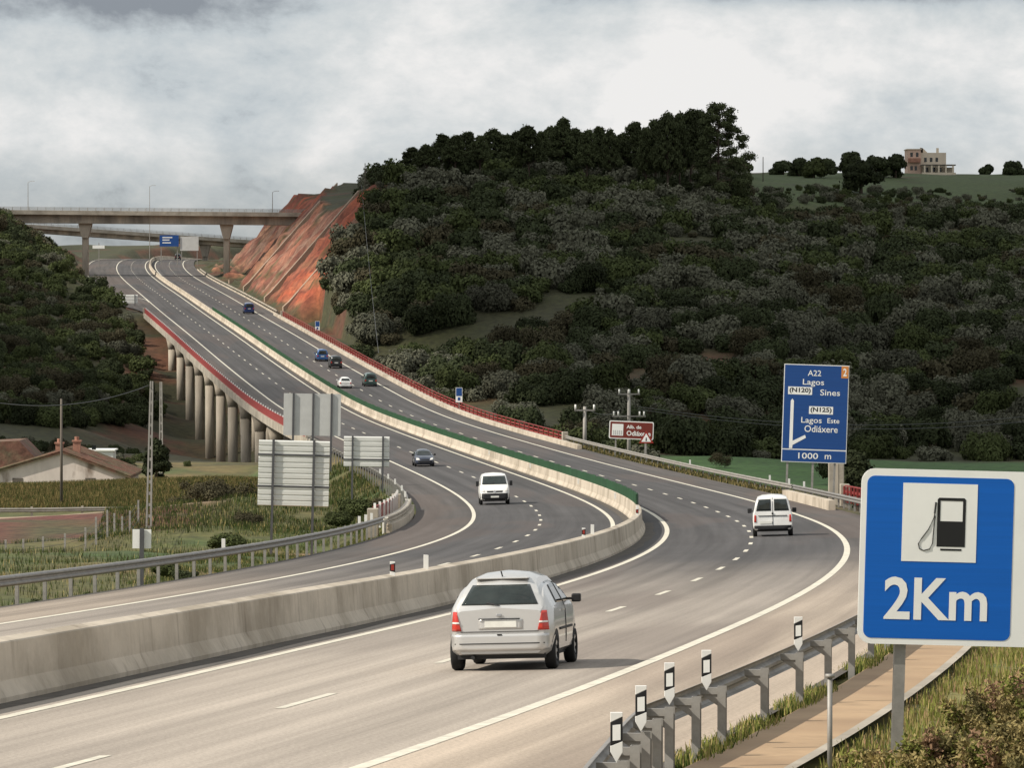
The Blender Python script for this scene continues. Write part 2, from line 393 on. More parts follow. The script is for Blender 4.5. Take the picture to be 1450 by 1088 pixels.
def zone_colours(x, y, z, s, o, cut, slope=None):
    n1 = fbm(x/38+3, y/38, 4); n2 = fbm(x/9, y/9+7, 4); n3 = fbm(x/2.5, y/2.5, 3)
    base = np.stack([.036+.02*n1, .036+.018*n1, .016+.006*n1], -1)
    def mixc(c, w): nonlocal base; w = np.clip(w, 0, 1)[..., None]; base = base*(1-w)+np.array(c)*w
    mixc((.046,.048,.016), sstep(.50, .62, n2)*.8)
    mixc((.085,.050,.022), sstep(.60, .72, fbm(x/24+40, y/24, 4))*.85)        # bare brown earth
    mixc((.10,.035,.02), sstep(.66, .74, fbm(x/14+90, y/14+9, 4))*.8)
    # hilltop grass
    top = (o > 20)*sstep(12, 19, z)*sstep(22, 46, x-0)
    mixc((.055,.080,.022), top*sstep(.20, .4, n2)*.9)
    # green field
    fld = (o > 13)*sstep(500, 540, y)*(1-sstep(655, 672, y))*sstep(12, 22, x)
    mixc((.045,.105,.022), fld*.95); mixc((.065,.125,.028), fld*sstep(.45, .7, fbm(x/4, y/30))*.5)
    # left hand grass and fields
    lf = (o < -12)*(s < 520)*(y < 560)
    mixc((.10,.095,.030), lf*.8); mixc((.045,.075,.018), lf*sstep(.42, .6, n2)*.9); mixc((.16,.11,.045), lf*sstep(.5, .68, fbm(x/5+5, y/12, 3))*.7)
    # verges
    vg = (np.abs(o) > 12)*(np.abs(o) < 26)*(s < 480)*(s > 60)
    mixc((.10,.085,.035), vg*(o > 0)*.8*sstep(.35, .6, n3)); 
    # red soil bank below the side road
    rb = sstep(336, 341, y)*(y < 373)*sstep(-20.5, -24, x)*(x > -140)
    mixc((.115,.036,.027), rb*(.55+.45*sstep(.35, .55, fbm(x/3, y/6, 3)))); mixc((.06,.06,.025), rb*sstep(.52, .62, fbm(x/4+9, y/4, 3))*.9)
    mixc((.33,.24,.17), (y >= 373)*(y < 383)*(x < -21)*(x > -160)*.85)
    # near verge to the right: warm sunny grass
    nv = (o > 12)*(s < 90)
    mixc((.17,.15,.05), nv*.9); mixc((.10,.13,.03), nv*sstep(.4, .6, n3)*.7)
    # bare sandy patch inside the bend
    sp = np.exp(-(((s-268)/15)**2+((o+19.3)/2.6)**2)); mixc((.36,.20,.13), sstep(.35, .6, sp))
    # under the viaduct
    ub = (s > 500)*(s < 860)*(o > -30)*(o < 14)
    mixc((.050,.046,.022), ub*.7*sstep(.4, .6, n2)); mixc((.17,.065,.035), ub*(s > 800)*.7*sstep(.45, .6, n2))
    # cuttings
    rc = cut*(o > 13)*(s > 850)*(z > np.interp(s, SS, _Z)+.9); mixc((.34,.078,.036), rc*.97); mixc((.25,.175,.125), rc*np.clip(sstep(935, 985, s)*(1-sstep(16, 20, z))*.8, 0, 1)*(.5+.5*sstep(.4, .6, fbm((s-o)/5, o/9, 3)))); mixc((.30,.15,.08), rc*sstep(.52, .66, fbm(x/7, z/2.0, 4))*.7); mixc((.13,.04,.025), rc*sstep(.5, .62, n3)*.8); mixc((.05,.055,.02), rc*sstep(.66, .72, fbm(x/3+50, y/3, 3))*.8)
    lc = cut*(o < 0)*(s > 850); mixc((.13,.05,.025), lc*sstep(.5, .62, n2)*.8)
    return base
M['ground'] = mat('ground_cover', (.1,.1,.1), .95, attr=True, var=.45, scale=.9, bump=.5, bscale=1.5, coord='Object')

def build_terrain():
    # road-side ground: follows the road so that verges, cuttings and embankments keep crisp edges
    s = np.concatenate([np.arange(-72, 130, 2.0), np.arange(130, 850, 4.0), np.arange(850, 1300, 2.5), np.arange(1300, 2080, 8.0)])
    oo = np.concatenate([-np.array([75, 66, 58, 52, 47, 42, 38, 34, 31, 28, 26, 24, 22, 20, 18.6, 17.4, 16, 14.8, 13.8, 13, 12.4]), np.array([-11.5, -6, 0, 6, 11.5]),
                         np.array([12.6, 13.2, 14, 14.8, 15.6, 16.5, 17.5, 18.5, 19.5, 20.5, 21.5, 22.5, 23.5, 24.5, 26, 27.5, 29, 31, 33, 35, 38, 42, 47, 52, 58, 66, 75])])
    Sg, Og = np.meshgrid(s, oo, indexing='ij')
    X, Y, _ = road(Sg, Og)
    Z, nat, cut, zr = _surf(X, Y, Sg, Og)
    rough = (cut & (Sg > 850))*sstep(13.8, 16.5, np.abs(Og)-np.where(Og < 0, 5.0*sstep(880, 960, Sg), 0))
    Z = Z+rough*((fbm(X/2, Y/2, 4)-.5)*3.6+(fbm((Sg)/3.2, Og/16, 3)-.5)*3.0)+np.where(np.abs(Og) > 13, (fbm(X/1.7+9, Y/1.7, 3)-.5)*.22, 0)
    Z[:, 0] -= 3; Z[:, -1] -= 3; Z[:, 1] -= .5; Z[:, -2] -= .5
    nx, ny = Sg.shape; idx = np.arange(nx*ny).reshape(nx, ny)
    Fq = np.stack([idx[:-1, :-1], idx[:-1, 1:], idx[1:, 1:], idx[1:, :-1]], -1).reshape(-1, 4)[:, ::-1]
    me = np_mesh('ground', np.stack([X, Y, Z], -1).reshape(-1, 3), Fq, True)
    add_col(me, zone_colours(X, Y, Z, Sg, Og, cut).reshape(-1, 3))
    tag(link('ground', me, M['ground']), kind='structure')
    # wide hills
    def axis(c0, c1, st, far, n=22):
        a = np.arange(c0, c1+.1, st); g = st*1.35**np.arange(1, n); 
        return np.concatenate([c0-np.cumsum(g)[::-1], a, c1+np.cumsum(g)])
    xs = axis(-260, 260, 5, 0); ys = axis(20, 1500, 7, 0)
    Xg, Yg = np.meshgrid(xs, ys, indexing='ij')
    s2, o2 = station(Xg, Yg); Z, nat, cut, zr = _surf(Xg, Yg, s2, o2)
    Z = Z-6.0*(1-sstep(56, 70, np.abs(o2)))
    # the ground stays below the lens all round the camera position
    nx, ny = Xg.shape; idx = np.arange(nx*ny).reshape(nx, ny)
    Fq = np.stack([idx[:-1, :-1], idx[1:, :-1], idx[1:, 1:], idx[:-1, 1:]], -1).reshape(-1, 4)
    me = np_mesh('hillside', np.stack([Xg, Yg, Z], -1).reshape(-1, 3), Fq, True)
    add_col(me, zone_colours(Xg, Yg, Z, s2, o2, cut*(np.abs(o2) < 75)).reshape(-1, 3))
    tag(link('hillside', me, M['ground']), kind='structure')
build_terrain()

# ------------------------------------------------------------ road surface and markings
def strip(name, o0, o1, s0, s1, h, mt, step=2.0, no=2, thick=0, kind='structure', **kw):
    s = np.arange(s0, s1+.01, (s1-s0)/max(1, round((s1-s0)/step)))
    if callable(o0): a = o0(s)
    else: a = np.full(len(s), float(o0))
    b = o1(s) if callable(o1) else np.full(len(s), float(o1))
    t = np.linspace(0, 1, no)
    O = a[:, None]*(1-t)+b[:, None]*t; Sg = np.repeat(s[:, None], no, 1)
    X, Y, Z = road(Sg, O, h)
    n, m = Sg.shape; idx = np.arange(n*m).reshape(n, m)
    Fq = np.stack([idx[:-1, :-1], idx[:-1, 1:], idx[1:, 1:], idx[1:, :-1]], -1).reshape(-1, 4)
    me = np_mesh(name, np.stack([X, Y, Z], -1).reshape(-1, 3), Fq, True)
    uv = me.uv_layers.new(name='uv'); li = Fq.ravel()
    uv.data.foreach_set('uv', np.stack([O.ravel()[li], Sg.ravel()[li]], -1).astype(np.float32).ravel())
    o = link(name, me, mt)
    return tag(o, kind=kind) if kind else o

def asphalt(name):
    m = bpy.data.materials.new(name); m.use_nodes = True
    nt = m.node_tree; N = nt.nodes; Lk = nt.links; b = N['Principled BSDF']; b.inputs['Roughness'].default_value = .88
    b.inputs['Specular IOR Level'].default_value = .25
    uv = N.new('ShaderNodeUVMap'); uv.uv_map = 'uv'; sep = N.new('ShaderNodeSeparateXYZ'); Lk.new(uv.outputs[0], sep.inputs[0])
    def mr(src, a, b_, c, d, clamp=True):
        q = N.new('ShaderNodeMapRange'); q.clamp = clamp
        for i, v in zip(('From Min', 'From Max', 'To Min', 'To Max'), (a, b_, c, d)): q.inputs[i].default_value = v
        Lk.new(src, q.inputs['Value']); return q.outputs[0]
    def mix(f, a, b_, mode='MIX'):
        q = N.new('ShaderNodeMix'); q.data_type = 'RGBA'; q.blend_type = mode
        if isinstance(f, float): q.inputs[0].default_value = f
        else: Lk.new(f, q.inputs[0])
        for i, v in ((6, a), (7, b_)):
            if isinstance(v, tuple): q.inputs[i].default_value = (*v, 1)
            else: Lk.new(v, q.inputs[i])
        return q.outputs[2]
    def noise(sx, sy, det=5, rough=.6):
        mp = N.new('ShaderNodeMapping'); mp.inputs['Scale'].default_value = (sx, sy, 1); Lk.new(uv.outputs[0], mp.inputs[0])
        n = N.new('ShaderNodeTexNoise'); n.inputs['Scale'].default_value = 1; n.inputs['Detail'].default_value = det
        n.inputs['Roughness'].default_value = rough; Lk.new(mp.outputs[0], n.inputs['Vector']); return n.outputs['Fac']
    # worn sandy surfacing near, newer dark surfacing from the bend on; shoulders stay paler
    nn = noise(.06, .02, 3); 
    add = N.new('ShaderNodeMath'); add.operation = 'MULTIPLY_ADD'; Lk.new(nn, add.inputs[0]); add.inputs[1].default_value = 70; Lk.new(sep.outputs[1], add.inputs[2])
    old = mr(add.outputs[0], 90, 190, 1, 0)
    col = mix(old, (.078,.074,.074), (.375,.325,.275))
    # wheel tracks: slightly darker polished bands, streaks along the lane
    st = mr(noise(1.3, .012, 4), .35, .65, .76, 1.18); col = mix(1.0, col, st, 'MULTIPLY')
    st = mr(noise(.25, .05, 5), .3, .7, .88, 1.12); col = mix(1.0, col, st, 'MULTIPLY')
    gr = mr(noise(16, 16, 4, .85), .3, .7, .66, 1.34); col = mix(1.0, col, gr, 'MULTIPLY')
    patch = mr(noise(.12, .012, 2), .52, .56, 0, .35); col = mix(patch, col, (.115,.09,.08))
    Lk.new(col, b.inputs['Base Color'])
    bp = N.new('ShaderNodeBump'); bp.inputs['Strength'].default_value = .25; bp.inputs['Distance'].default_value = .02
    Lk.new(noise(30, 30, 3), bp.inputs['Height']); Lk.new(bp.outputs[0], b.inputs['Normal'])
    return m
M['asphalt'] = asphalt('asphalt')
def variant(src, name, f):
    m = src.copy(); m.name = name; nt = m.node_tree; b = nt.nodes['Principled BSDF']; l = b.inputs['Base Color'].links[0]; s = l.from_socket
    mx = nt.nodes.new('ShaderNodeMix'); mx.data_type = 'RGBA'; mx.blend_type = 'MULTIPLY'; mx.inputs[0].default_value = 1; mx.inputs[7].default_value = (*f, 1)
    nt.links.new(s, mx.inputs[6]); nt.links.new(mx.outputs[2], b.inputs['Base Color']); return m
M['shoulder'] = variant(M['asphalt'], 'shoulder_asphalt', (1.18, 1.12, 1.05))
M['markings'] = mat('road_marking_paint', (.62,.58,.48), .7, var=.22, scale=2.5, bump=.1)
M['path'] = mat('sandy_concrete_path', (.40,.275,.165), .9, var=.2, scale=1.2, col2=(.30,.20,.12), col2_scale=.6, bump=.2)
M['dark_strip'] = mat('dark_strip_tone', (.085,.074,.062), .95, var=.35, scale=2)  # dark tone, also used for the painted shadow line behind the right guardrail
OUTL = lambda s: -12.2-5.2*sstep(890, 960, s)
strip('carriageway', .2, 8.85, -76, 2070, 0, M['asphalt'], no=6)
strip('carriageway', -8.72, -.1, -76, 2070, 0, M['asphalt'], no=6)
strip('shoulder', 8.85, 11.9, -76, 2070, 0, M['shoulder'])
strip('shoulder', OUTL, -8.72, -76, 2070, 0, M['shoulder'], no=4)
strip('dark_strip', .3, lambda s: .82+.10*np.sin(s/3.1)*np.sin(s/7.7), -76, 230, .005, M['dark_strip'])  # dark strip with a wavy edge along the barrier foot
A0, W0 = 1.4155, 3.7496; AL, WL = 1.2123, 3.76
def lines():
    out = []
    for nm, o in (('a', A0), ('b', A0+2*W0), ('c', -AL), ('d', -AL-2*WL)):
        strip('road_marking', o-.11, o+.11, -76, 1700, .006, M['markings'])
    strip('road_marking', lambda s: -AL-2*WL-.05-7.6*sstep(960, 1020, s), lambda s: -AL-2*WL-.25-7.6*sstep(960, 1020, s), 950, 1700, .012, M['markings'])
    strip('road_marking', -15.6, -15.4, 905, 1010, .012, M['markings'])
    for o, s0, n0, n1 in ((A0+W0, 312.031, -88, 26), (-AL-WL, 144.942, -15, 100)):
        V = []; Fq = []
        for k in range(n0, n1):
            c = s0-k*14 if o > 0 else s0+k*14
            if c < -70 or c > 1650: continue
            q = np.linspace(c-2.0, c+2.0, 3); b = len(V)
            for s in q:
                for w in (-.08, .08): V.append(tuple(rp(s, o+w, .006)))
            Fq += [(b, b+1, b+3, b+2), (b+2, b+3, b+5, b+4)]
        tag(link('dashed_road_marking', np_mesh('dashed_road_marking', V, Fq), M['markings']), kind='structure')
lines()

def flare(s):
    t = np.clip(30-np.asarray(s, float), 0, 60); return np.where(t < 12, .081*t**1.147, .081*12**1.147+(t-12)*.17)
def loft_road(name, prof, s0, s1, mt, parent=None, step=4.0, smooth=False, closed=True, cap=True, hfun=None, label=None, ofun=None):
    """extrude a closed (o,h) profile along the road"""
    n = max(2, int(round((s1-s0)/step))+1); s = np.linspace(s0, s1, n); m = len(prof)
    V = []
    for q in s:
        dh = hfun(q) if hfun else 0
        for (o, h) in prof:
            x, y, z = road(q, o+(float(ofun(q)) if ofun else 0), 0)
            # height measured at the inner edge so that things stay plumb
            V.append((float(x), float(y), float(z)+h+dh))
    Fq = []
    for i in range(n-1):
        for k in range(m if closed else m-1):
            Fq.append((i*m+k, i*m+(k+1) % m, (i+1)*m+(k+1) % m, (i+1)*m+k))
    mb = MB(); fs = list(Fq)
    if cap and closed: fs += [tuple(range(m)), tuple((n-1)*m+k for k in range(m))[::-1]]
    mb.add(V, fs); return mb.build(name, mt, parent, smooth)

# median concrete barrier
def median():
    b = .30; c = .08
    prof = [(c-b, -.05), (c-b, .08), (c-.17, .32), (c-.13, .88), (c-.11, .90), (c+.11, .90), (c+.13, .88), (c+.17, .32), (c+b, .08), (c+b, -.05)]
    root = empty('median_barrier', rp(0, 0), 0, 'long pale concrete safety barrier winding between the two carriageways', 'barrier')
    def bar(name, s0, s1, **k):
        o = loft_road(name, prof, s0, s1, M['barrier'], None, 3.0, **k); return o
    o = bar('concrete_wall', -76, 884); o.parent = root; o.matrix_parent_inverse = Matrix.Translation(-root.location)
    o = bar('concrete_wall', 884.05, 1640); o.parent = root; o.matrix_parent_inverse = Matrix.Translation(-root.location)
    # narrow bands between the line and the barrier foot
    strip('median_strip', -.62, -.20, 190, 1640, .004, M['dark_strip'])
    # green anti-glare screen
    r2 = empty('anti_glare_screen', rp(232, .08, .9), 0, 'dark green anti-glare screen standing on top of the median barrier', 'screen')
    def kid(o): o.parent = r2; o.matrix_parent_inverse = Matrix.Translation(-r2.location)
    zz = lambda q: .05*(1 if int(round(q/.55)) % 2 else -1)
    kid(loft_road('folded_panel', [(.06, .90), (.06, 1.48), (.11, 1.48), (.11, .90)], 232, 882, M['green'], None, .55, ofun=zz, hfun=lambda q: .04*math.sin(q*.9)*math.sin(q*.23)))
def barrier_mat():
    m = mat('barrier_concrete', (.53,.46,.37), .9, var=.12, scale=1.2, bump=.2, bscale=5, col2=(.36,.305,.235), col2_scale=.25)
    nt = m.node_tree; N = nt.nodes; Lk = nt.links; b = N['Principled BSDF']
    src = b.inputs['Base Color'].links[0].from_socket
    tc = N.new('ShaderNodeTexCoord'); mp = N.new('ShaderNodeMapping'); mp.inputs['Scale'].default_value = (2.2, 2.2, .12); Lk.new(tc.outputs['Object'], mp.inputs[0])
    n = N.new('ShaderNodeTexNoise'); n.inputs['Scale'].default_value = 1.4; n.inputs['Detail'].default_value = 5; Lk.new(mp.outputs[0], n.inputs['Vector'])
    mr = N.new('ShaderNodeMapRange'); mr.inputs['From Min'].default_value = .56; mr.inputs['From Max'].default_value = .74; mr.inputs['To Max'].default_value = .55; Lk.new(n.outputs['Fac'], mr.inputs['Value'])
    mx = N.new('ShaderNodeMix'); mx.data_type = 'RGBA'; Lk.new(mr.outputs[0], mx.inputs[0]); Lk.new(src, mx.inputs[6]); mx.inputs[7].default_value = (.17,.13,.095, 1)
    Lk.new(mx.outputs[2], b.inputs['Base Color']); return m
M['barrier'] = barrier_mat()
median()

# ------------------------------------------------------------ guard rails, parapets, viaduct
def kid(o, root):
    o.parent = root; o.matrix_parent_inverse = Matrix.Translation(-root.location); return o
def mesh_copy(o, parent):
    c = o.copy(); C.objects.link(c); c.parent = parent; return c
def guardrail(label, off, side, s0, s1, stations, post_off=.27, lo=-.45, h=.75, group=None, mt='galv', postmat='galv_post', hf=None, name='guardrail', rail2=False, ofun=None):
    """side=+1 rail stands right of the road and faces left"""
    root = empty(name, rp(max(s0, stations[0]), off), 0, label, 'guardrail', group)
    t = .012; k = -side
    prof = [(0, h-.31), (.05*k, h-.29), (.08*k, h-.255), (.08*k, h-.22), (.02*k, h-.175), (.02*k, h-.135), (.08*k, h-.09), (.08*k, h-.055), (.05*k, h-.02), (0, h)]
    full = [(off+o, z) for o, z in prof]+[(off+o-t*k, z) for o, z in prof[::-1]]
    kid(loft_road('rail', full, s0, s1, M[mt], None, 2.0, hfun=hf, ofun=ofun), root)
    if rail2:
        full = [(o, z-.34) for o, z in full]
        kid(loft_road('rail', full, s0, s1, M[mt], None, 2.0, hfun=hf, ofun=ofun), root)
    pm = None
    for s in stations:
        p = rp(s, off+side*post_off+(float(ofun(s)) if ofun else 0)); th = heading(s); z0 = min(lo, G(p.x, p.y)-p.z-.15)
        if pm is None:
            mb = MB()
            # C-section post, spacer and bracket, x = away from the road
            mb.box(-.05, .05, -.055, -.045, 0, 1).box(-.05, -.04, -.045, .045, 0, 1).box(-.05, .05, .045, .055, 0, 1)
            pm = mb.build('post', M[postmat]); pm.name = 'post'
            sm = MB().box(-post_off*1.0+.01, -.05, -.03, .03, -.10, -.02).prism([(-post_off+.01, -.10), (-.05, -.24), (-.05, -.10)], -.01, .01).build('bracket', M[postmat])
            po, so = pm, sm
        else:
            po = pm.copy(); C.objects.link(po); so = sm.copy(); C.objects.link(so)
        so.parent = po; po.parent = root
        hh = h-.03+(hf(s) if hf else 0)
        po.location = p+Vector((0, 0, z0))-root.location; po.scale = (1, 1, hh-z0); 
        po.rotation_euler = (0, 0, th-math.pi/2 + (0 if side > 0 else math.pi))
        so.location = (0, 0, 1); so.scale = (1, 1, 1/(hh-z0))
    return root
near_st = [float(x) for x in np.arange(-8, 33, 2)]+[float(x) for x in np.arange(34.2, 292, 4.2)]
guardrail('galvanised guardrail with closely set posts in the near right foreground', 12.45, 1, -10, 296, near_st, ofun=flare)
guardrail('long weathered guardrail behind the far side of the bend, below the brown sign', 12.45, 1, 297, 464, [float(x) for x in np.arange(299, 464, 4.0)], mt='timberrail')
guardrail('galvanised guardrail running along the left grass verge of the oncoming carriageway', -12.75, -1, -50, 222, [float(x) for x in np.arange(-48, 222, 4.0)])
guardrail('thin guardrail on the left inside the bend beside the weedy mound', -12.75, -1, 282, 468, [float(x) for x in np.arange(284, 468, 4.0)])
guardrail('doubled guardrail in front of the short red parapet on the left inside the bend', -12.55, -1, 222.2, 281.8, [float(x) for x in np.arange(224, 282, 2.5)], rail2=True, mt='concrete', postmat='white')
guardrail('thin guardrail along the right edge beneath the overpass', 12.3, 1, 890, 1240, [float(x) for x in np.arange(892, 1240, 6.0)], mt='concrete')

def parapet(label, off, side, s0, s1, step, solid, h0=.12, h=1.05, endpost=True, group='red steel bridge parapets'):
    root = empty('parapet', rp(s0, off), 0, label, 'parapet', group)
    for a, b in ([(h0+.05, h-.1)] if solid else [(h0+.12, h0+.30), (h0+.46, h0+.62)]):
        kid(loft_road('panel' if solid else 'rail', [(off-.02, a), (off-.02, b), (off+.02, b), (off+.02, a)], s0, s1, M['red'], None, 4.0), root)
    kid(loft_road('handrail', [(off-.05, h-.07), (off-.05, h), (off+.05, h), (off+.05, h-.07)], s0, s1, M['red'], None, 4.0), root)
    stn = np.arange(s0, s1+.01, step); pm = None
    for s in stn[:100]:
        p = rp(s, off-side*.07)
        if pm is None: po = pm = MB().box(-.06, .06, -.08, .08, 0, h+(.16 if solid else -.08)).build('post', M['signwhite' if solid else 'red'], root)
        else: po = mesh_copy(pm, root)
        po.location = p-root.location; po.rotation_euler = (0, 0, heading(s)-math.pi/2)
    if endpost:
        for s in (s0-.5, s1+.5):
            e = MB().box(-.28, .28, -.4, .4, -.4, 1.1).build('end_block', M['concrete'], root, bevel=.03)
            e.location = rp(s, off)-root.location; e.rotation_euler = (0, 0, heading(s)-math.pi/2)
    return root

def viaduct():
    v = empty('viaduct', rp(BR0, 0, -1), 0, 'long curved motorway viaduct on rows of flared concrete pillars', 'viaduct')
    def slab(name, prof, m='pier'): kid(loft_road(name, prof, BR0, BR1, M[m], None, 5.0), v)
    slab('deck', [(-12.0, -.04), (12.2, -.04), (12.2, -.38), (-12.0, -.38)])
    slab('girder', [(-10.2, -.37), (-1.6, -.37), (-3.2, -1.45), (-8.6, -1.45)])
    slab('girder', [(1.8, -.37), (10.4, -.37), (8.8, -1.45), (3.4, -1.45)])
    slab('edge_beam', [(-12.45, .16), (-11.98, .16), (-11.98, -.72), (-12.45, -.72)], 'concrete')
    slab('edge_beam', [(12.18, .16), (12.6, .16), (12.6, -.72), (12.18, -.72)], 'concrete')
    k = 0
    for s in np.arange(556, 850, 29.4):
        for o in (-10.2, -3.4, 3.4, 10.0):
            top = rp(s, o, -1.42 if abs(o) < 9 else -.38); zb = G(top.x, top.y)-1.0
            if abs(o) > 9: top.z -= .02
            H = top.z-zb; th = heading(s)
            pr = empty('pier', (0, 0, 0)); pr.parent = v; pr.location = Vector((top.x, top.y, zb))-v.location; pr.rotation_euler = (0, 0, th-math.pi/2)
            mb = MB().tube([(0, 0, 0), (0, 0, max(.5, H-3.2))], .68, 14)
            mb.build('column', M['pier'], pr, True)
            # flared head, widening across the road
            n = 14; V = []
            for j, (z, wx, wy) in enumerate(((H-3.3, .69, .69), (H-2.2, .85, .72), (H-1.1, 1.15, .72), (H-.25, 1.7, .8), (H, 1.75, .82))):
                for q in range(n):
                    a = 2*math.pi*q/n; V.append((wx*math.cos(a), wy*math.sin(a), z))
            Fq = [(i*n+q, i*n+(q+1) % n, (i+1)*n+(q+1) % n, (i+1)*n+q) for i in range(4) for q in range(n)]+[tuple(range(n)), tuple(4*n+q for q in range(n))]
            mb = MB().add(V, Fq); mb.build('capital', M['pier'], pr, True)
    for s, d in ((BR0-1, 1), (BR1+1, 1)):
        ab = MB().box(-12.4, 12.5, -1.2, 1.2, -7.5, -.42).build('abutment', M['concrete'], None)
        ab.parent = v; ab.location = rp(s, 0)-v.location; ab.rotation_euler = (0, 0, heading(s)-math.pi/2)
viaduct()
parapet('red parapet with solid panels and white posts along the outer left edge of the viaduct', -12.22, -1, BR0+6, BR1, 4.3, True)
parapet('red railing along the right edge of the viaduct in front of the dark hill', 12.4, 1, BR0-6, BR1-8, 4.3, False)
parapet('short red railing at the underpass beside the big blue direction sign', 14.0, 1, 228, 276, 2.4, False)
parapet('short red and white parapet on the left inside the bend', -13.4, -1, 226, 276, 6.2, True, h=1.2)
# concrete kerb walls
def kerbwall(label, o0, o1, s0, s1, h):
    root = empty('kerb_wall', rp(s0, o0), 0, label, 'kerb wall', 'low concrete kerb walls')
    kid(loft_road('wall', [(o0, -.1), (o0+.02, h), (o1, h), (o1, -.1)], s0, s1, M['barrier'], None, 4.0), root)
kerbwall('low cream concrete wall at the viaduct\'s right edge, before the red railing', 11.25, 11.7, BR0-26, BR1, .42)
kerbwall('short low concrete wall below the big blue direction sign', 11.2, 11.6, 252, 290, .55)
kerbwall('pale concrete kerb curving along the right edge under the overpass', 11.9, 12.1, BR1+.5, 1260, .25)
kerbwall('concrete footing below the doubled guardrail on the left inside the bend', -12.6, -12.3, 222.4, 281.6, .35)
strip('path', lambda s: 12.85+flare(s), lambda s: 14.0+flare(s), -10, 64, .03, M['path'], no=4)
strip('kerb_strip', lambda s: 14.0+flare(s), lambda s: 14.14+flare(s), -10, 64, .07, M['concrete'])
strip('shoulder', lambda s: np.full(len(s), 11.9), lambda s: 11.95+flare(s), -10, 30, .0, M['shoulder'])
strip('shoulder', lambda s: 11.85+flare(s), lambda s: 12.42+flare(s), -10, 222, .004, M['shoulder'])
strip('dark_strip', lambda s: 12.42+flare(s), lambda s: 12.58+flare(s), -10, 222, .006, M['dark_strip'])  # dark strip that paints in the shadow line at the guardrail

# delineators
def make_delineator(name='delineator', h=1.05, w=.125, refl='black', base=0.0, short=False):
    r = empty(name)
    if not short:
        MB().prism([(-w/2, 0), (w/2, 0), (w/2, h-.02), (-w/2, h)], -.03, .03).build('post_body', M['white'], r, bevel=.008)
        MB().prism([(-w/2-.002, h-.30-.12), (w/2+.002, h-.24-.12), (w/2+.002, h-.02-.06), (-w/2-.002, h-.10-.06)], -.034, .034).build('dark_band', M['black'], r)
        MB().box(-w/2+.03, w/2-.03, -.038, -.036, h-.33, h-.18).build('reflector', M['signwhite'], r)
    else:
        MB().prism([(-w/2, 0), (w/2, 0), (w/2, h-.01), (-w/2, h)], -.03, .03).build('post_body', M['white'], r, bevel=.006)
        if refl == 'red':
            MB().prism([(-w/2-.002, h*.42), (w/2+.002, h*.34), (w/2+.002, h*.9), (-w/2-.002, h*.82)], -.033, .033).build('dark_band', M['black'], r)
            MB().box(-w/2+.025, w/2-.025, -.036, -.0345, h*.46, h*.8).build('reflector', M['redlight'], r)
    return r
# near group: stub delineators clipped on the rail posts
def make_clip():
    r = empty('delineator'); w = .125
    MB().prism([(-w/2, -.06), (0, -.17), (w/2, -.06), (w/2, .05), (-w/2, -.0)], -.03, .03).build('clip', M['white'], r, bevel=.004)
    MB().prism([(-w/2, .004), (w/2, .054), (w/2, .30), (-w/2, .24)], -.03, .03).build('dark_band', M['black'], r, bevel=.004)
    MB().prism([(-w/2+.022, .055), (w/2-.022, .065), (w/2-.022, .225), (-w/2+.022, .215)], -.034, -.031).build('reflector', M['signwhite'], r)
    MB().prism([(-w/2, .244), (w/2, .304), (w/2, .345), (-w/2, .345)], -.03, .03).build('cap', M['white'], r, bevel=.004)
    return r
src = make_clip(); first = True
names = {42.9: 'black and white delineator on the guardrail, farthest of the foreground row, beside the fuel sign', 33.2: 'black and white delineator on the guardrail, second farthest of the foreground row',
         30.3: 'black and white delineator on the guardrail, middle of the foreground row', 25.9: 'black and white delineator on the guardrail, second nearest of the foreground row',
         21.7: 'black and white delineator on the guardrail, nearest of the foreground row'}
for s, lab in names.items():
    o = src if first else copy_tree(src); first = False
    o.location = rp(s, 12.67+float(flare(s)), .88); o.scale = (.92, .92, .92)
    tag(o, lab, 'delineator', 'delineators clipped to the foreground guardrail')
wd = make_delineator(h=.38, w=.12, short=True); rd = make_delineator(h=.38, w=.12, short=True, refl='red'); fw = fr = True
for kind, s, o_, lab in [('w', 93.5, .0, 'white post on the median barrier, nearest the camera'), ('r', 87, .06, 'red reflector post on the median barrier, nearest the camera'),
        ('w', 147, .0, 'white post on the median barrier just before the bend'), ('r', 141, .06, 'red reflector post on the median barrier just before the bend'),
        ('r', 196, .06, 'red reflector post on the median barrier at the tip of the bend'), ('w', 203, 0, 'white post at the tip of the bend where the green screen begins'),
        ('w', 272, -.25, 'small white post below the green screen, close to the bend'), ('w', 322, -.25, 'small white post on the median below the screen, second from the bend'),
        ('w', 372, -.25, 'small white post on the median below the screen, third from the bend'), ('w', 412, -.25, 'small white post on the median below the screen, fourth from the bend')]:
    if kind == 'w': o = wd if fw else copy_tree(wd); fw = False
    else: o = rd if fr else copy_tree(rd); fr = False
    o.location = rp(s, .05+o_, .895 if abs(o_) < .2 else .55)
    if kind == 'r': o.location.z -= .03
    tag(o, lab, 'delineator', 'small posts on the median barrier')
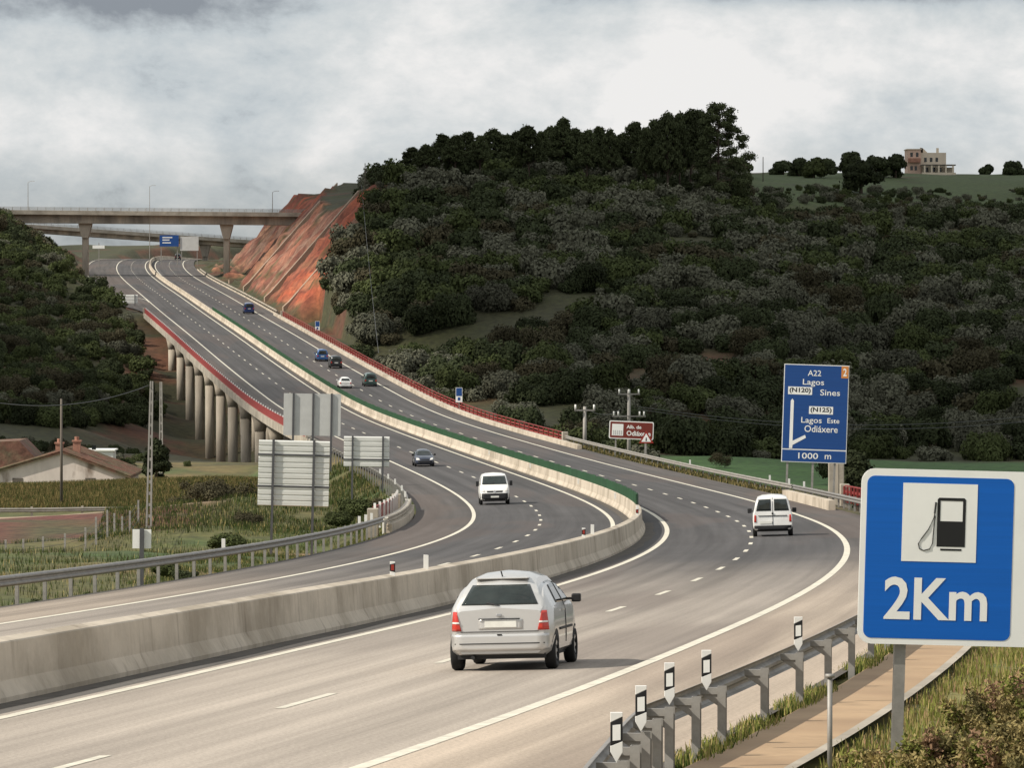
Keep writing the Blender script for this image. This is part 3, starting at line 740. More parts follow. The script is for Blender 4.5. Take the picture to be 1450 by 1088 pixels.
# white posts along the left rail and right rail
lp = make_delineator(h=.42, w=.13, short=True); f1 = True
ords = ['nearest the camera, alone in the weeds', 'first of the trio before the red parapet', 'second of the trio before the red parapet', 'third of the trio before the red parapet',
        'just past the red parapet', 'second past the red parapet', 'third past the red parapet', 'fourth past the red parapet', 'fifth past the red parapet']
for (s, o_), t in zip([(147, -12.95), (204, -12.9), (209, -12.9), (214, -12.9), (290, -12.85), (310, -12.85), (330, -12.85), (345, -12.85), (360, -12.85)], ords):
    o = lp if f1 else copy_tree(lp); f1 = False
    o.location = rp(s, o_, .62); tag(o, 'white marker post on the left guardrail, '+t, 'delineator', 'white marker posts on the left guardrail')
for i, (s, t) in enumerate([(426, 'below the brown sign'), (372, 'halfway between the brown and blue signs'), (316, 'nearest left of the big blue sign'), (302, 'left support of the big blue sign'),
                            (291, 'between the blue sign supports')]):
    o = copy_tree(lp); o.location = rp(s, 12.7, .62); tag(o, 'white marker post on the far right guardrail, '+t, 'delineator', 'white marker posts on the far right guardrail')

# ------------------------------------------------------------ writing
def text_mesh(txt, size, bold=0.0):
    cu = bpy.data.curves.new('t', 'FONT'); cu.body = txt; cu.size = size; cu.offset = bold; cu.align_x = 'CENTER'; cu.align_y = 'CENTER'
    cu.resolution_u = 3
    ob = bpy.data.objects.new('t', cu); C.objects.link(ob)
    dg = bpy.context.evaluated_depsgraph_get(); dg.update()
    me = bpy.data.meshes.new_from_object(ob.evaluated_get(dg)); bpy.data.objects.remove(ob); bpy.data.curves.remove(cu)
    me.materials.clear()
    return me
def add_text(name, txt, x, z, w, h, m, parent, y, bold=.02):
    """text fitted in a w x h box centred at (x,z) on a board facing -Y; y = its depth"""
    me = text_mesh(txt, 1.0, bold)
    v = np.empty(len(me.vertices)*3, np.float32); me.vertices.foreach_get('co', v); v = v.reshape(-1, 3)
    mn, mx_ = v[:, :2].min(0), v[:, :2].max(0); c = (mn+mx_)/2; sx = w/(mx_[0]-mn[0]); sz = h/(mx_[1]-mn[1])
    if h is None: sz = sx
    v2 = np.stack([(v[:, 0]-c[0])*sx+x, np.full(len(v), y), (v[:, 1]-c[1])*sz+z], -1)
    me.vertices.foreach_set('co', v2.astype(np.float32).ravel()); me.update()
    return link(name, me, m, parent)
def rrect(x0, x1, z0, z1, r, n=5):
    P = []
    for cx, cz, a0 in ((x1-r, z1-r, 0), (x0+r, z1-r, 90), (x0+r, z0+r, 180), (x1-r, z0+r, 270)):
        for i in range(n+1):
            a = R(a0+90*i/n); P.append((cx+r*math.cos(a), cz+r*math.sin(a)))
    return P
def plate(name, poly, m, parent, y, t=.004): return MB().prism(poly, y, y+t).build(name, m, parent)

# near fuel sign
def fuel_sign():
    p = rp(33.5, 15.4); gz = G(p.x, p.y)
    sc = scale_at(p.y, p.z); u0 = 725+p.x*sc
    W = 3.75; H = 242/sc
    x0 = (1213.5-725)/sc; zt = p.z+0; 
    y = p.y
    # corners measured: left 1213 at v 664..909
    def wz(v): d = y*math.cos(PIT); return ((544-v)/F*y)*1.0-y*math.tan(PIT)*1.0
    ztop, zbot = wz(663), wz(912)
    root = empty('fuel_sign', (x0, y, zbot), 0, 'big blue and white fuel station sign reading 2Km, on steel posts in the near right', 'road sign')
    root.rotation_euler = (0, R(1.6), R(3))
    H = ztop-zbot; b = 224/sc  # blue panel incl. white border
    plate('board', rrect(0, W, 0, H, .16), M['signwhite'], root, 0, .03)
    plate('blue_panel', rrect(.066, 1.80, .07, H-.085, .09), M['signblue'], root, -.004, .003)
    k = 1/sc
    plate('white_square', [(.49, .98), (1.37, .98), (1.37, 1.90), (.49, 1.90)], M['signwhite'], root, -.008, .003)
    # pump pictogram
    mb = MB(); mb.prism([(.90, 1.16), (1.235, 1.16), (1.235, 1.46), (.90, 1.46)], -.011, -.0085)
    o = rrect(.90, 1.235, 1.40, 1.735, .04); 
    mb.prism([(.90, 1.45), (.935, 1.45), (.935, 1.70), (.90, 1.70)], -.011, -.0085).prism([(1.20, 1.45), (1.235, 1.45), (1.235, 1.70), (1.20, 1.70)], -.0111, -.0086)
    mb.prism([(.90, 1.70), (1.235, 1.70), (1.235, 1.715), (1.215, 1.735), (.92, 1.735), (.90, 1.715)], -.0112, -.0087)
    mb.box(.945, 1.195, -.0113, -.0085, 1.115, 1.137)
    hose = []
    for i in range(22):
        t = i/21
    pts_ = [(.88, 1.62), (.862, 1.50), (.80, 1.36), (.72, 1.25), (.685, 1.19), (.70, 1.13), (.75, 1.11), (.82, 1.13), (.853, 1.20), (.858, 1.30), (.868, 1.45), (.878, 1.52)]
    mb.tube([(a, -.012, c) for a, c in pts_], .006, 6)
    mb.tube([(.868, -.013, 1.55), (.880, -.013, 1.68)], .011, 6)
    mb.build('pump_pictogram', M['black'], root)
    add_text('lettering', '2Km', .91, .545, 1.22, .50, M['signwhite'], root, -.009, .02)
    for i in range(4):
        MB().box(.1, W-.1, .031, .075, .25+i*.58, .31+i*.58).build('stiffener', M['galv'], root)
    for x in (.52, 3.1):
        w = Vector((x0+x, y, 0)); g = G(w.x, w.y+.1)
        L = zbot-g
        mb = MB(); zb = -L-.4
        mb.box(x-.065, x+.065, .078, .088, zb, H-.1).box(x-.065, x+.065, .178, .188, zb, H-.1).box(x-.006, x+.006, .088, .178, zb, H-.1)
        mb.build('post', M['galv_post'], root)
    for z in (.28, .86, 1.44, 2.0):
        pass
fuel_sign()
def marker_stake():
    p = rp(31.3, 14.35); r = empty('marker_stake', p, 0, 'short slim steel stake with a flat cap in front of the fuel sign', 'stake')
    MB().tube([(0, 0, -.3), (0, 0, 1.0)], .03, 10).build('tube', M['galv_post'], r, True)
    MB().tube([(0, 0, 1.0), (0, 0, 1.04)], .055, 10).build('cap', M['galv_post'], r, True)
marker_stake()

def world_at(u, v, y):
    """place seen in direction (u,v) at distance y"""
    d = y  # forward distance measured along +Y
    cx = (u-725)/F; cy = (544-v)/F; c, s = math.cos(PIT), math.sin(PIT)
    dep = y/(c+cy*s); return Vector((cx*dep, y, (cy*c-s)*dep))

def a22_sign():
    y = 332.0; sc = F/y; a = world_at(1106, 654, y); W = 92/sc; H = 139/sc
    root = empty('direction_sign', a, 0, 'tall blue motorway direction sign for Lagos and Odiáxere, 1000 m, beside the bend', 'road sign')
    root.rotation_euler = (0, R(1.9), R(-2))
    plate('board', [(0, 0), (W, 0), (W, H), (0, H)], M['signwhite'], root, 0, .06)
    k = W/92.
    b = 1.1*k
    plate('blue_panel', [(b, 19.2*k), (W-b, 19.2*k), (W-b, H-b), (b, H-b)], M['motorblue'], root, -.012, .01)
    plate('blue_panel', [(b, b), (W-b, b), (W-b, 17.4*k), (b, 17.4*k)], M['motorblue'], root, -.012, .01)
    yy = -.022
    # measured in board pixels: x from the left, z up from the bottom (139 tall)
    def T(t, x, z, w, h, m='signwhite', bold=.006, d=0): add_text('lettering', t, x*k, z*k, w*k, h*k, M[m], root, yy-d, bold)
    T('A22', 43, 127, 19, 8); T('Lagos', 42, 113, 30, 10.5); T('Sines', 66, 100, 28, 8.5)
    T('Lagos', 41, 59, 29, 10.5); T('Este', 72, 60.2, 17, 7); T('Odiáxere', 55, 48, 47, 9.5)
    T('1000', 38, 9.4, 28, 8.5); T('m', 66, 8.6, 9, 6)
    for (x, z, t) in ((23.5, 101.5, 'N120'), (54, 74.5, 'N125')):
        plate('route_box', [((x-17)*k, (z-5.5)*k), ((x+17)*k, (z-5.5)*k), ((x+17)*k, (z+5.5)*k), ((x-17)*k, (z+5.5)*k)], M['signwhite'], root, yy, .004)
        add_text('lettering', '('+t+')', x*k, z*k, 30*k, 8.5*k, M['black'], root, yy-.004, .03)
    plate('exit_number', [(81*k, 121*k), (91*k, 121*k), (91*k, 138*k), (81*k, 138*k)], M['orange'], root, yy, .004)
    add_text('lettering', '2', 86*k, 129.5*k, 5*k, 11*k, M['signwhite'], root, yy-.004, .02)
    plate('route_arrow', [(10.5*k, 19.5*k), (15*k, 19.5*k), (15.2*k, 24*k), (34*k, 35*k), (32.5*k, 39*k), (15.2*k, 30*k), (15.2*k, 87*k), (13*k, 90*k), (10.8*k, 87*k)], M['signwhite'], root, yy, .004)
    for x in (9, 45, 76):
        g = G(a.x+x*k, y)
        MB().box(x*k-.07, x*k+.07, .07, .17, g-a.z-.5, H*.97).build('post', M['galv_post'], root)
    for z in (.15, .5, .85): MB().box(.1, W-.1, .061, .07, z*H-.05, z*H+.05).build('stiffener', M['galv'], root)
a22_sign()
def box_pillar():
    p = world_at(1184, 690, 352.0); g = G(p.x, p.y)
    root = empty('concrete_pillar', (p.x, p.y, g), 0, 'square pale concrete utility pillar standing behind the big blue direction sign', 'pillar')
    h = p.z+2.2-g
    MB().box(-.55, .55, -.3, .3, -.3, h).build('shaft', M['concrete'], root, bevel=.05)
    MB().box(-.13, .13, -.32, -.301, .4, h-.3).build('channel', M['pier'], root)
    MB().box(-.62, .62, -.37, .37, h+.001, h+.12).build('cap', M['concrete'], root)
box_pillar()
def brown_sign():
    y = 452.0; sc = F/y; a = world_at(862, 621, y); W = 63/sc; H = 25.5/sc; k = 1/sc
    root = empty('tourist_sign', a, 0, 'brown tourist information sign with a white pictogram panel, in front of a forked power pole', 'road sign')
    root.rotation_euler = (0, R(2.4), 0)
    plate('board', rrect(0, W, 0, H, .14), M['signwhite'], root, 0, .05)
    plate('brown_panel', rrect(.09, W-.09, .09, H-.09, .09), M['signbrown'], root, -.012, .01)
    plate('pictogram', [(4*k, 4.5*k), (20*k, 4.5*k), (20*k, 21*k), (4*k, 21*k)], M['signwhite'], root, -.022, .008)
    for i in range(5): plate('pictogram_bar', [((5.5+i*2.8)*k, 5.5*k), ((7.1+i*2.8)*k, 5.5*k), ((7.1+i*2.8)*k, 12*k), ((5.5+i*2.8)*k, 12*k)], M['signgrey'], root, -.030, .006)
    add_text('lettering', 'Alb. de', 35*k, 17.5*k, 21*k, 5*k, M['signwhite'], root, -.022, .02)
    add_text('lettering', 'Odiáxere', 42*k, 8.5*k, 34*k, 7*k, M['signwhite'], root, -.022, .02)
    for x in (10, 52):
        g = G(a.x+x*k, y); MB().box(x*k-.06, x*k+.06, .06, .16, g-a.z-.5, H*.9).build('post', M['galv_post'], root)
    # warning triangle
    y2 = 431.; sc = F/y2; c = world_at(915, 628, y2); k = 1/sc
    r = empty('warning_sign', c, 0, 'small triangular warning sign in front of the brown sign\'s right corner', 'road sign')
    plate('board', [(-10.5*k, 0), (10.5*k, 0), (0, 18*k)], M['redlight'], r, 0, .03)
    plate('white_panel', [(-7*k, 2*k), (7*k, 2*k), (0, 14*k)], M['signwhite'], r, -.010, .008)
    plate('symbol', [(-1*k, 3.2*k), (1*k, 3.2*k), (.6*k, 8*k), (-.6*k, 8*k)], M['black'], r, -.018, .006)
    g = G(c.x, y2); MB().tube([(0, .06, g-c.z-.4), (0, .06, 15*k)], .04, 8).build('post', M['galv_post'], r)
brown_sign()

def panel_back(lab, u0, u1, v0, v1, y, posts, ribs, postz=None, tilt=0.6, m='signpanel', dark=(), postw=.07, rz=0):
    sc = F/y; a = world_at(u0, v1, y); W = (u1-u0)/sc; H = (v1-v0)/sc; k = 1/sc
    root = empty('sign_back', a, 0, lab, 'road sign', 'direction signs seen from behind'); root.rotation_euler = (0, R(tilt), R(rz))
    if ribs:
        poly = []; n = ribs; dz = H/n
        P = []
        for i in range(n):
            z = i*dz; P += [(.05, z+.02*dz), (0.0, z+.12*dz), (0.0, z+.80*dz), (.05, z+.93*dz)]
        back = [(.09, H), (.09, 0)]
        vs = [(0, yy, z) for yy, z in P+back]+[(W, yy, z) for yy, z in P+back]; m_ = len(P)+2
        MB().add(vs, [tuple(range(m_)), tuple(range(2*m_-1, m_-1, -1))]+[(i, (i+1) % m_, (i+1) % m_+m_, i+m_) for i in range(m_)]).build('panel', M[m], root)
    else:
        plate('panel', [(0, 0), (W, 0), (W, H), (0, H)], M[m], root, 0, .05)
        for u in posts: MB().box(u*k+.07, u*k+.10, -.02, -.0005, .02, H-.02).build('joint', M['signgrey'], root)
    for z in dark: MB().box(-.04, W+.04, -.03, -.002, z*H-.05, z*H+.05).build('cross_bar', M['darksteel'], root)
    for u in posts:
        g = G(a.x+u*k, y)
        MB().box(u*k-postw, u*k+postw, -.16, -.032, g-a.z-.5, H+.05).build('post', M['darksteel'], root)
    return root
panel_back('large ribbed aluminium sign seen from behind, nearest of the three on the left', 364.5, 465, 623, 716, 287, (21, 78.5), 12, dark=(.30, .78), tilt=1.4)
panel_back('large flat grey sign seen from behind, its top above the ribbed one', 401, 482, 557, 616.5, 441, (14, 42, 68), 0, m='signgrey', tilt=1.0, postw=.09)
panel_back('wide low sign seen from behind, right of the other two, above the weedy mound', 486.5, 551, 618, 661, 376, (12.5, 55.5), 6, dark=(.24,), tilt=.8)
panel_back('tiny pale sign seen from behind with a central post, low beside the wire fence', 187.5, 214, 750, 777, 208, (13.5,), 0, m='signwhite', tilt=.5, postw=.09)
panel_back('small pale sign seen from behind at the far left end of the viaduct', 163, 195, 417.5, 430, 950, (4, 28), 3, tilt=0)

def small_blue(u, v0, v1, w, y, lab):
    sc = F/y; a = world_at(u, v1, y); k = 1/sc; g = G(a.x, y)
    r = empty('phone_sign', a, 0, lab, 'road sign', 'small blue signs along the viaduct')
    H = (v1-v0)*k
    plate('board', rrect(-w*k/2, w*k/2, 0, H, .05), M['signwhite'], r, 0, .03)
    plate('blue_panel', rrect(-w*k/2+.05, w*k/2-.05, H*.42, H-.05, .04), M['motorblue'], r, -.008, .006)
    plate('symbol', [(-w*k*.2, H*.12), (w*k*.2, H*.12), (w*k*.2, H*.34), (-w*k*.2, H*.34)], M['motorblue'], r, -.008, .006)
    MB().box(-.05, .05, .031, .09, min(-1.3, g-a.z-.2) if g-a.z > -4 else -1.6, H*.9).build('post', M['galv_post'], r)
small_blue(650, 549, 570, 9.5, 592, 'small blue and white sign on the viaduct railing, the nearer one')
small_blue(449.5, 455, 468, 6.5, 822, 'small blue and white sign on the viaduct railing, the farther one')

def power_pole(u, vt, vb, y, lab, name='utility_pole', lattice=False, w=.2, arms=(), m='polecon', lean=0.0):
    a = world_at(u, vb, y); t = world_at(u, vt, y); g = min(G(a.x, y), a.z)
    r = empty(name, (a.x, y, g), 0, lab, 'utility pole'); H = t.z-g
    r.rotation_euler = (0, R(lean), 0)
    if lattice:
        mb = MB(); w2 = w*.55
        for sx in (-1, 1):
            mb.add([(sx*w, -.12, -.3), (sx*w-sx*.12, -.12, -.3), (sx*w-sx*.12, .12, -.3), (sx*w, .12, -.3), (sx*w2, -.1, H), (sx*w2-sx*.1, -.1, H), (sx*w2-sx*.1, .1, H), (sx*w2, .1, H)],
                   [(0,3,2,1),(4,5,6,7),(0,1,5,4),(1,2,6,5),(2,3,7,6),(3,0,4,7)])
        n = int(H/.75)
        for i in range(n):
            z = i*H/n; ww = w+(w2-w)*z/H; mb.box(-ww+.11, ww-.11, -.09, .09, z, z+.22)
        mb.build('shaft', M[m], r)
    else: MB().tube([(0, 0, -.3), (0, 0, H)], w, 10, w*.7).build('shaft', M[m], r, True)
    for z, half, ins in arms:
        mb = MB(); mb.box(-half, half, -w*1.2-.1, -w*1.2, H-z-.07, H-z+.07); mb.build('cross_arm', M['galv'], r)
        for x in ins: 
            MB().tube([(x, -w*1.2-.05, H-z+.06), (x, -w*1.2-.05, H-z+.55)], .09, 8).build('insulator', M['white'], r, True)
    return r
power_pole(210.5, 540, 705, 352, 'tall concrete ladder pole with square holes leaning slightly, left of the ribbed sign', lattice=True, w=.22, lean=1.2)
power_pole(228, 541, 640, 470, 'shorter concrete ladder pole standing behind the tall one', lattice=True, w=.22)
power_pole(87, 565, 686, 400, 'thin round wooden pole in front of the white farmhouse gable', w=.13, m='wood')
power_pole(828, 576, 640, 480, 'short concrete pole with a small cross arm left of the brown sign', w=.22, arms=((.35, 1.0, (-.9, .9)),))
power_pole(890.5, 552, 640, 560, 'tall forked power pole with two cross arms behind the brown sign', w=.25, arms=((.5, 1.25, (-1.1, 0, 1.1)), (3.0, 1.9, (-1.7, -1.2, 1.2, 1.7))))
power_pole(517, 231, 262, 1000, 'thin bare pole on the hilltop above the red cutting', w=.12, m='wood')
power_pole(1080.5, 222, 252, 1070, 'thin bare pole on the ridge right of the tallest pine', w=.12, m='wood')

def wire(a, b, sag, lab, r=.03):
    a, b = Vector(a), Vector(b); P = []
    for i in range(17):
        t = i/16; p = a.lerp(b, t); p.z -= sag*4*t*(1-t); P.append(p-a)
    o = empty('power_line', a, 0, lab, 'power line', 'overhead wires'); MB().tube(P, r, 5).build('wire', M['wire'], o)
wire(world_at(-60, 560, 300), world_at(210, 546, 352), 1.0, 'overhead wire running left from the tall ladder pole', .03)
wire(world_at(831, 579, 480), world_at(878, 580, 560), .6, 'overhead wire between the short pole and the forked pole')
for i, (v, t) in enumerate(((576, 'upper'), (579.5, 'lower'))):
    wire(world_at(903, v, 560), world_at(1500, v+8+i*4, 600), 1.8, t+' overhead wire running right from the forked pole behind the blue sign', .035)
wire(world_at(512, 262, 990), world_at(536, 500, 700), 1.0, 'thin pale wire dropping down the hillside from the hilltop pole', .03)

# ------------------------------------------------------------ overpasses
def lamp_post(x, y, z, h, lab):
    r = empty('street_lamp', (x, y, z), 0, lab, 'street lamp', 'thin lamp posts at the overpasses')
    MB().tube([(0, 0, 0), (0, 0, h)], .10, 8, .06).build('pole', M['galv_post'], r)
    MB().tube([(0, 0, h-.02), (.5, 0, h+.25), (1.2, 0, h+.3)], .05, 6).build('arm', M['galv_post'], r)
    MB().box(.95, 1.6, -.12, .12, h+.22, h+.34).build('lamp_head', M['signgrey'], r)
def overpass(lab, ua, va, ub, vb, ya, yb, th, wid, piers, soff, m='pier'):
    a = world_at(ua, va, ya); b = world_at(ub, vb, yb)
    r = empty('overpass', (a+b)/2, 0, lab, 'bridge', None); ctr = (a+b)/2
    d = (b-a); L = d.length; d.normalize(); n = Vector((-d.y, d.x, 0)).normalized()
    def bx(name, x0, x1, y0, y1, z0, z1, mt):
        V = []
        for z in (z0, z1):
            for x, yy in ((x0, y0), (x1, y0), (x1, y1), (x0, y1)):
                p = a+d*x+n*yy-ctr; V.append((p.x, p.y, p.z+z))
        return MB().add(V, [(0,3,2,1),(4,5,6,7),(0,1,5,4),(1,2,6,5),(2,3,7,6),(3,0,4,7)]).build(name, M[mt], r)
    bx('deck', -4, L+4, 0, wid, -.55, -.05, m)
    bx('cornice', -4, L+4, -.35, -.002, -.75, .28, 'concrete'); bx('cornice', -4, L+4, wid+.002, wid+.35, -.75, .28, 'concrete')
    bx('girder', -4, L+4, wid*.18, wid*.82, -th, -.552, m)
    for y0 in (-.2, wid+.15):
        for z in (.55, .8, 1.05): bx('rail', -4, L+4, y0-.03, y0+.03, z-.03, z+.03, 'galv_post')
        mb = MB()
        for x in np.arange(-2, L+2, 2.0):
            p = a+d*x+n*y0-ctr; mb.box(p.x-.04, p.x+.04, p.y-.04, p.y+.04, p.z+.281, p.z+1.05)
        mb.build('railing_posts', M['galv_post'], r)
    for u in piers:
        # where along the deck
        best = min(np.arange(0, L, .5), key=lambda x: abs(725+(a+d*x).x*F/(a+d*x).y-u)); p = a+d*best+n*wid*.5
        g = G(p.x, p.y)-1; top = p.z-th
        H = top-g
        pr = empty('pier', (0, 0, 0)); pr.parent = r; pr.location = Vector((p.x, p.y, g))-ctr
        MB().box(-.72, .72, -1.3, 1.3, 0, H-3.5).build('column', M['pier'], pr, bevel=.12)
        MB().prism([(-.72, H-3.498), (.72, H-3.498), (1.55, H-.3), (1.55, H), (-1.55, H), (-1.55, H-.3)], -1.9, 1.9).build('capital', M['pier'], pr)
    return a, d, L
a, d, L = overpass('near concrete overpass crossing high above the motorway cutting', -30, 298.5, 470, 303, 1190, 1198, 2.75, 10, (121, 323), 0)
for u, vt, y, t in ((38, 256, 1194, 'leftmost lamp post on the near overpass'), (385, 270, 1194, 'rightmost lamp post on the near overpass')):
    p = world_at(u, 299, y); q = world_at(u, vt, y); lamp_post(p.x, y+3, p.z-.3, q.z-p.z, t)
overpass('second concrete overpass behind the first, sloping down to the right', -60, 312, 372, 342.5, 1400, 1440, 1.9, 9, (298, 20), 0)
p = world_at(212, 366, 1300); q = world_at(212, 264, 1300); lamp_post(p.x, 1300, p.z, q.z-p.z, 'tall central lamp post seen between the two overpasses')

def gantry():
    y = 1345.; sc = F/y; k = 1/sc
    a = world_at(226, 349, y); r = empty('gantry_sign', a, 0, 'distant blue and grey direction panels on posts beneath the overpasses', 'road sign')
    plate('blue_panel', [(0, 0), (27*k, 0), (27*k, 16*k), (0, 16*k)], M['motorblue'], r, 0, .1)
    for z, w in ((12, 14), (8.5, 10), (4.5, 12)): plate('lettering_bar', [(4*k, z*k), ((4+w)*k, z*k), ((4+w)*k, (z+1.4)*k), (4*k, (z+1.4)*k)], M['signwhite'], r, -.03, .02)
    plate('grey_panel', [(29*k, -6*k), (55*k, -6*k), (55*k, 14*k), (29*k, 14*k)], M['signgrey'], r, .3, .1)
    for x in (2, 25, 31, 53):
        g = G(a.x+x*k, y); MB().box(x*k-.1, x*k+.1, .42, .6, g-a.z-.5, 14*k).build('post', M['galv_post'], r)
gantry()
def far_sign():
    y = 1300.; k = y/F; a = world_at(131, 352, y); r = empty('sign_back', a, 0, 'tiny white sign panels far away under the near overpass, right of its left pier', 'road sign')
    plate('panel', [(0, 0), (17*k, 0), (17*k, 4.5*k), (0, 4.5*k)], M['signwhite'], r, 0, .05)
    g = G(a.x+8*k, y); MB().box(9*k-.1, 9*k+.1, .051, .2, g-a.z-.5, 8*k).build('post', M['galv_post'], r)
far_sign()
# concrete ribs (drain channels) running down the red cutting
def ribs():
    defs = [(905, 1.6, 'pale concrete rib down the red cutting, nearest'), (962, 1.6, 'pale concrete rib down the red cutting, second'), (1040, 1.8, 'pale concrete rib down the red cutting, third'),
            (1105, 2.2, 'wide pale concrete rib down the cutting next to the overpass')]
    for s, w, lab in defs:
        r = empty('drain_channel', rp(s, 14.5), 0, lab, 'drain channel', 'concrete ribs on the red cutting'); V = []
        oo = np.arange(14.4, 40, 1.2); n = 0
        ref = rp(s, 14.5)
        for i, o in enumerate(oo):
            so = s+i*.4
            x, y, _ = road(so, o); z = G(x, y)
            s0_, nat, cut, zr = None, natural(x, y), None, None
            zm = float(_surf(np.array([x]), np.array([y]), np.array([so]), np.array([o]))[0][0])
            if i > 3 and float(nat) < zm+.15: break
            th = heading(s); dx, dy = math.cos(th)*w, math.sin(th)*w
            for q, h in ((-1, -.6), (-1, .95), (1, .95), (1, -.6)): V.append((x+dx*q-ref.x, y+dy*q-ref.y, zm+h-ref.z))
            n += 1
        Fq = [(i*4+j, i*4+(j+1) % 4, (i+1)*4+(j+1) % 4, (i+1)*4+j) for i in range(n-1) for j in range(4)]+[(0, 1, 2, 3), ((n-1)*4+3, (n-1)*4+2, (n-1)*4+1, (n-1)*4)]
        MB().add(V, Fq).build('channel', M['rock'], r)
ribs()

# ------------------------------------------------------------ buildings
def farmhouse():
    y = 475.; k = y/F
    a = world_at(80, 684, y); r = empty('farmhouse', (a.x, y, a.z), 0, 'old whitewashed farmhouse with a mossy red tiled roof and two chimneys', 'house')
    # gable towards the road: apex at u=88 v=643, right eave 178/672, left eave off frame
    zr_ = (684-642)*k; ze = (684-675)*k; xl = -115*k; xr = 98*k; xa = 8*k; dp = 16.0
    MB().prism([(xl, -1.5), (xr, -1.5), (xr, ze), (xa, zr_), (xl, ze*.8)], 0, .4).build('gable_wall', M['plaster'], r)
    MB().box(xl, xl+.4, .401, dp, -1.5, ze*.8).box(xr-.4, xr, .401, dp, -1.5, ze).build('side_wall', M['plaster'], r)
    MB().prism([(xl, -1.5), (xr, -1.5), (xr, ze), (xa, zr_), (xl, ze*.8)], dp, dp+.4).build('gable_wall', M['plaster'], r)
    rf = MB()
    def slope(x0, z0, x1, z1):
        t = .22; rf.add([(x0, -.35, z0), (x1, -.35, z1), (x1, dp+.7, z1), (x0, dp+.7, z0), (x0, -.35, z0+t), (x1, -.35, z1+t), (x1, dp+.7, z1+t), (x0, dp+.7, z0+t)],
               [(0,3,2,1),(4,5,6,7),(0,1,5,4),(1,2,6,5),(2,3,7,6),(3,0,4,7)])
    slope(xl-.6, ze*.8-.25, xa, zr_+.02); slope(xa, zr_+.02, xr+.5, ze-.2)
    ro = rf.build('roof', M['tile'], r)
    # rows of half-round tiles
    mb = MB(); nrow = 40
    for i in range(nrow):
        yy = -.3+i*(dp+.9)/nrow
        for (x0, z0, x1, z1) in ((xl-.6, ze*.8-.25, xa, zr_+.02), (xa, zr_+.02, xr+.5, ze-.2)):
            mb.tube([(x0, yy, z0+.24), (x1, yy, z1+.24)], .11, 6)
    mb.build('tile_rows', M['tile'], ro)
    # rear wing with higher roof at the left
    w = MB(); zt = (684-627)*k
    w.prism([(xl-2, ze*.5), (-20*k, ze*1.4), (-62*k, zt), (xl-2, zt*.93)], 6, 14.5)
    w.build('rear_roof', M['tile'], r)
    for x, h in ((-3*k, 58*k), (22*k, 61*k)):
        c = MB().box(x-.35, x+.35, 5, 5.8, 2.0, h-.35).build('chimney', M['terracotta'], r)
        MB().box(x-.45, x+.45, 4.9, 5.9, h-.349, h-.2).build('chimney_cap', M['terracotta'], c)
        MB().tube([(x, 5.4, h-.2), (x, 5.4, h+.15)], .22, 8).build('chimney_pot', M['terracotta'], c)
    for x in (-55*k, 48*k):
        MB().box(x-.5, x+.5, -.03, -.002, -.6, .45).build('window', M['wood'], r)
    # flat white outbuilding behind
    b = world_at(122, 650, 520); k2 = 520/F; g = G(b.x, 520)
    q = empty('shed', (b.x, 520, b.z), 0, 'small flat-roofed white shed behind the farmhouse', 'shed')
    MB().box(0, 38*k2, 0, 4, g-b.z-.3, 11*k2).build('wall', M['signpanel'], q)
    MB().box(-.2, 38*k2+.2, -.2, 4.2, 11*k2+.001, 13*k2).build('roof', M['signwhite'], q)
    MB().box(8*k2, 14*k2, -.02, -.002, .2, 1.4).build('window', M['glassdark'], q)
farmhouse()
def ridge_house():
    y = 1240.; k = y/F; a = world_at(1285, 249, y); g = min(G(a.x, y), G(a.x+65*k, y))-.5
    r = empty('villa', a, 0, 'pale peach two-storey villa alone on top of the ridge', 'house')
    zb = g-a.z
    MB().box(0, 19*k, 0, 9, zb, 37*k).build('tower_wall', M['peach'], r)
    MB().box(19*k+.01, 55*k, .8, 10, zb, 33*k).build('wall', M['cream'], r)
    MB().prism([(19*k+.01, 33*k+.01), (30*k, 33*k+.01), (24*k, 39*k), (19*k+.01, 41*k)], 3, 3.4).build('stair_wall', M['cream'], r)
    MB().box(-.2, 19*k+.2, -.2, 9.2, 37*k+.01, 38.4*k).build('roof', M['cream'], r)
    MB().box(1*k, 18*k, -1.2, -.01, 19*k, 25*k).build('balcony', M['terracotta'], r)
    for x, z in ((4, 27), (12, 27), (4, 8), (10, 8)): MB().box(x*k, (x+3.5)*k, -.05, -.01, z*k, (z+6)*k).build('window', M['glassdark'], r)
    for x, z in ((24, 20), (32, 20), (40, 20), (26, 6), (36, 6), (45, 6)): MB().box(x*k, (x+3.5)*k, .74, .79, z*k, (z+6)*k).build('window', M['glassdark'], r)
    for x in (21.5, 44): MB().box(x*k-.3, x*k+.3, 3, 3.6, 33*k+.01, (33+7)*k).build('chimney', M['cream'], r)
    MB().box(18*k, 66*k, -5, -4.6, zb, 4*k).build('terrace_wall', M['cream'], r)
    for x in (22, 32, 42, 52, 62): MB().box(x*k-.2, x*k+.2, -4.99, -4.61, 4*k+.01, 14*k).build('pergola_post', M['cream'], r)
    MB().box(18*k, 66*k, -5, .3, 14*k+.01, 15.5*k).build('pergola_beam', M['wood'], r)
    MB().box(55*k+.01, 66*k, .3, 8, zb, 12*k).build('annex', M['cream'], r)
ridge_house()
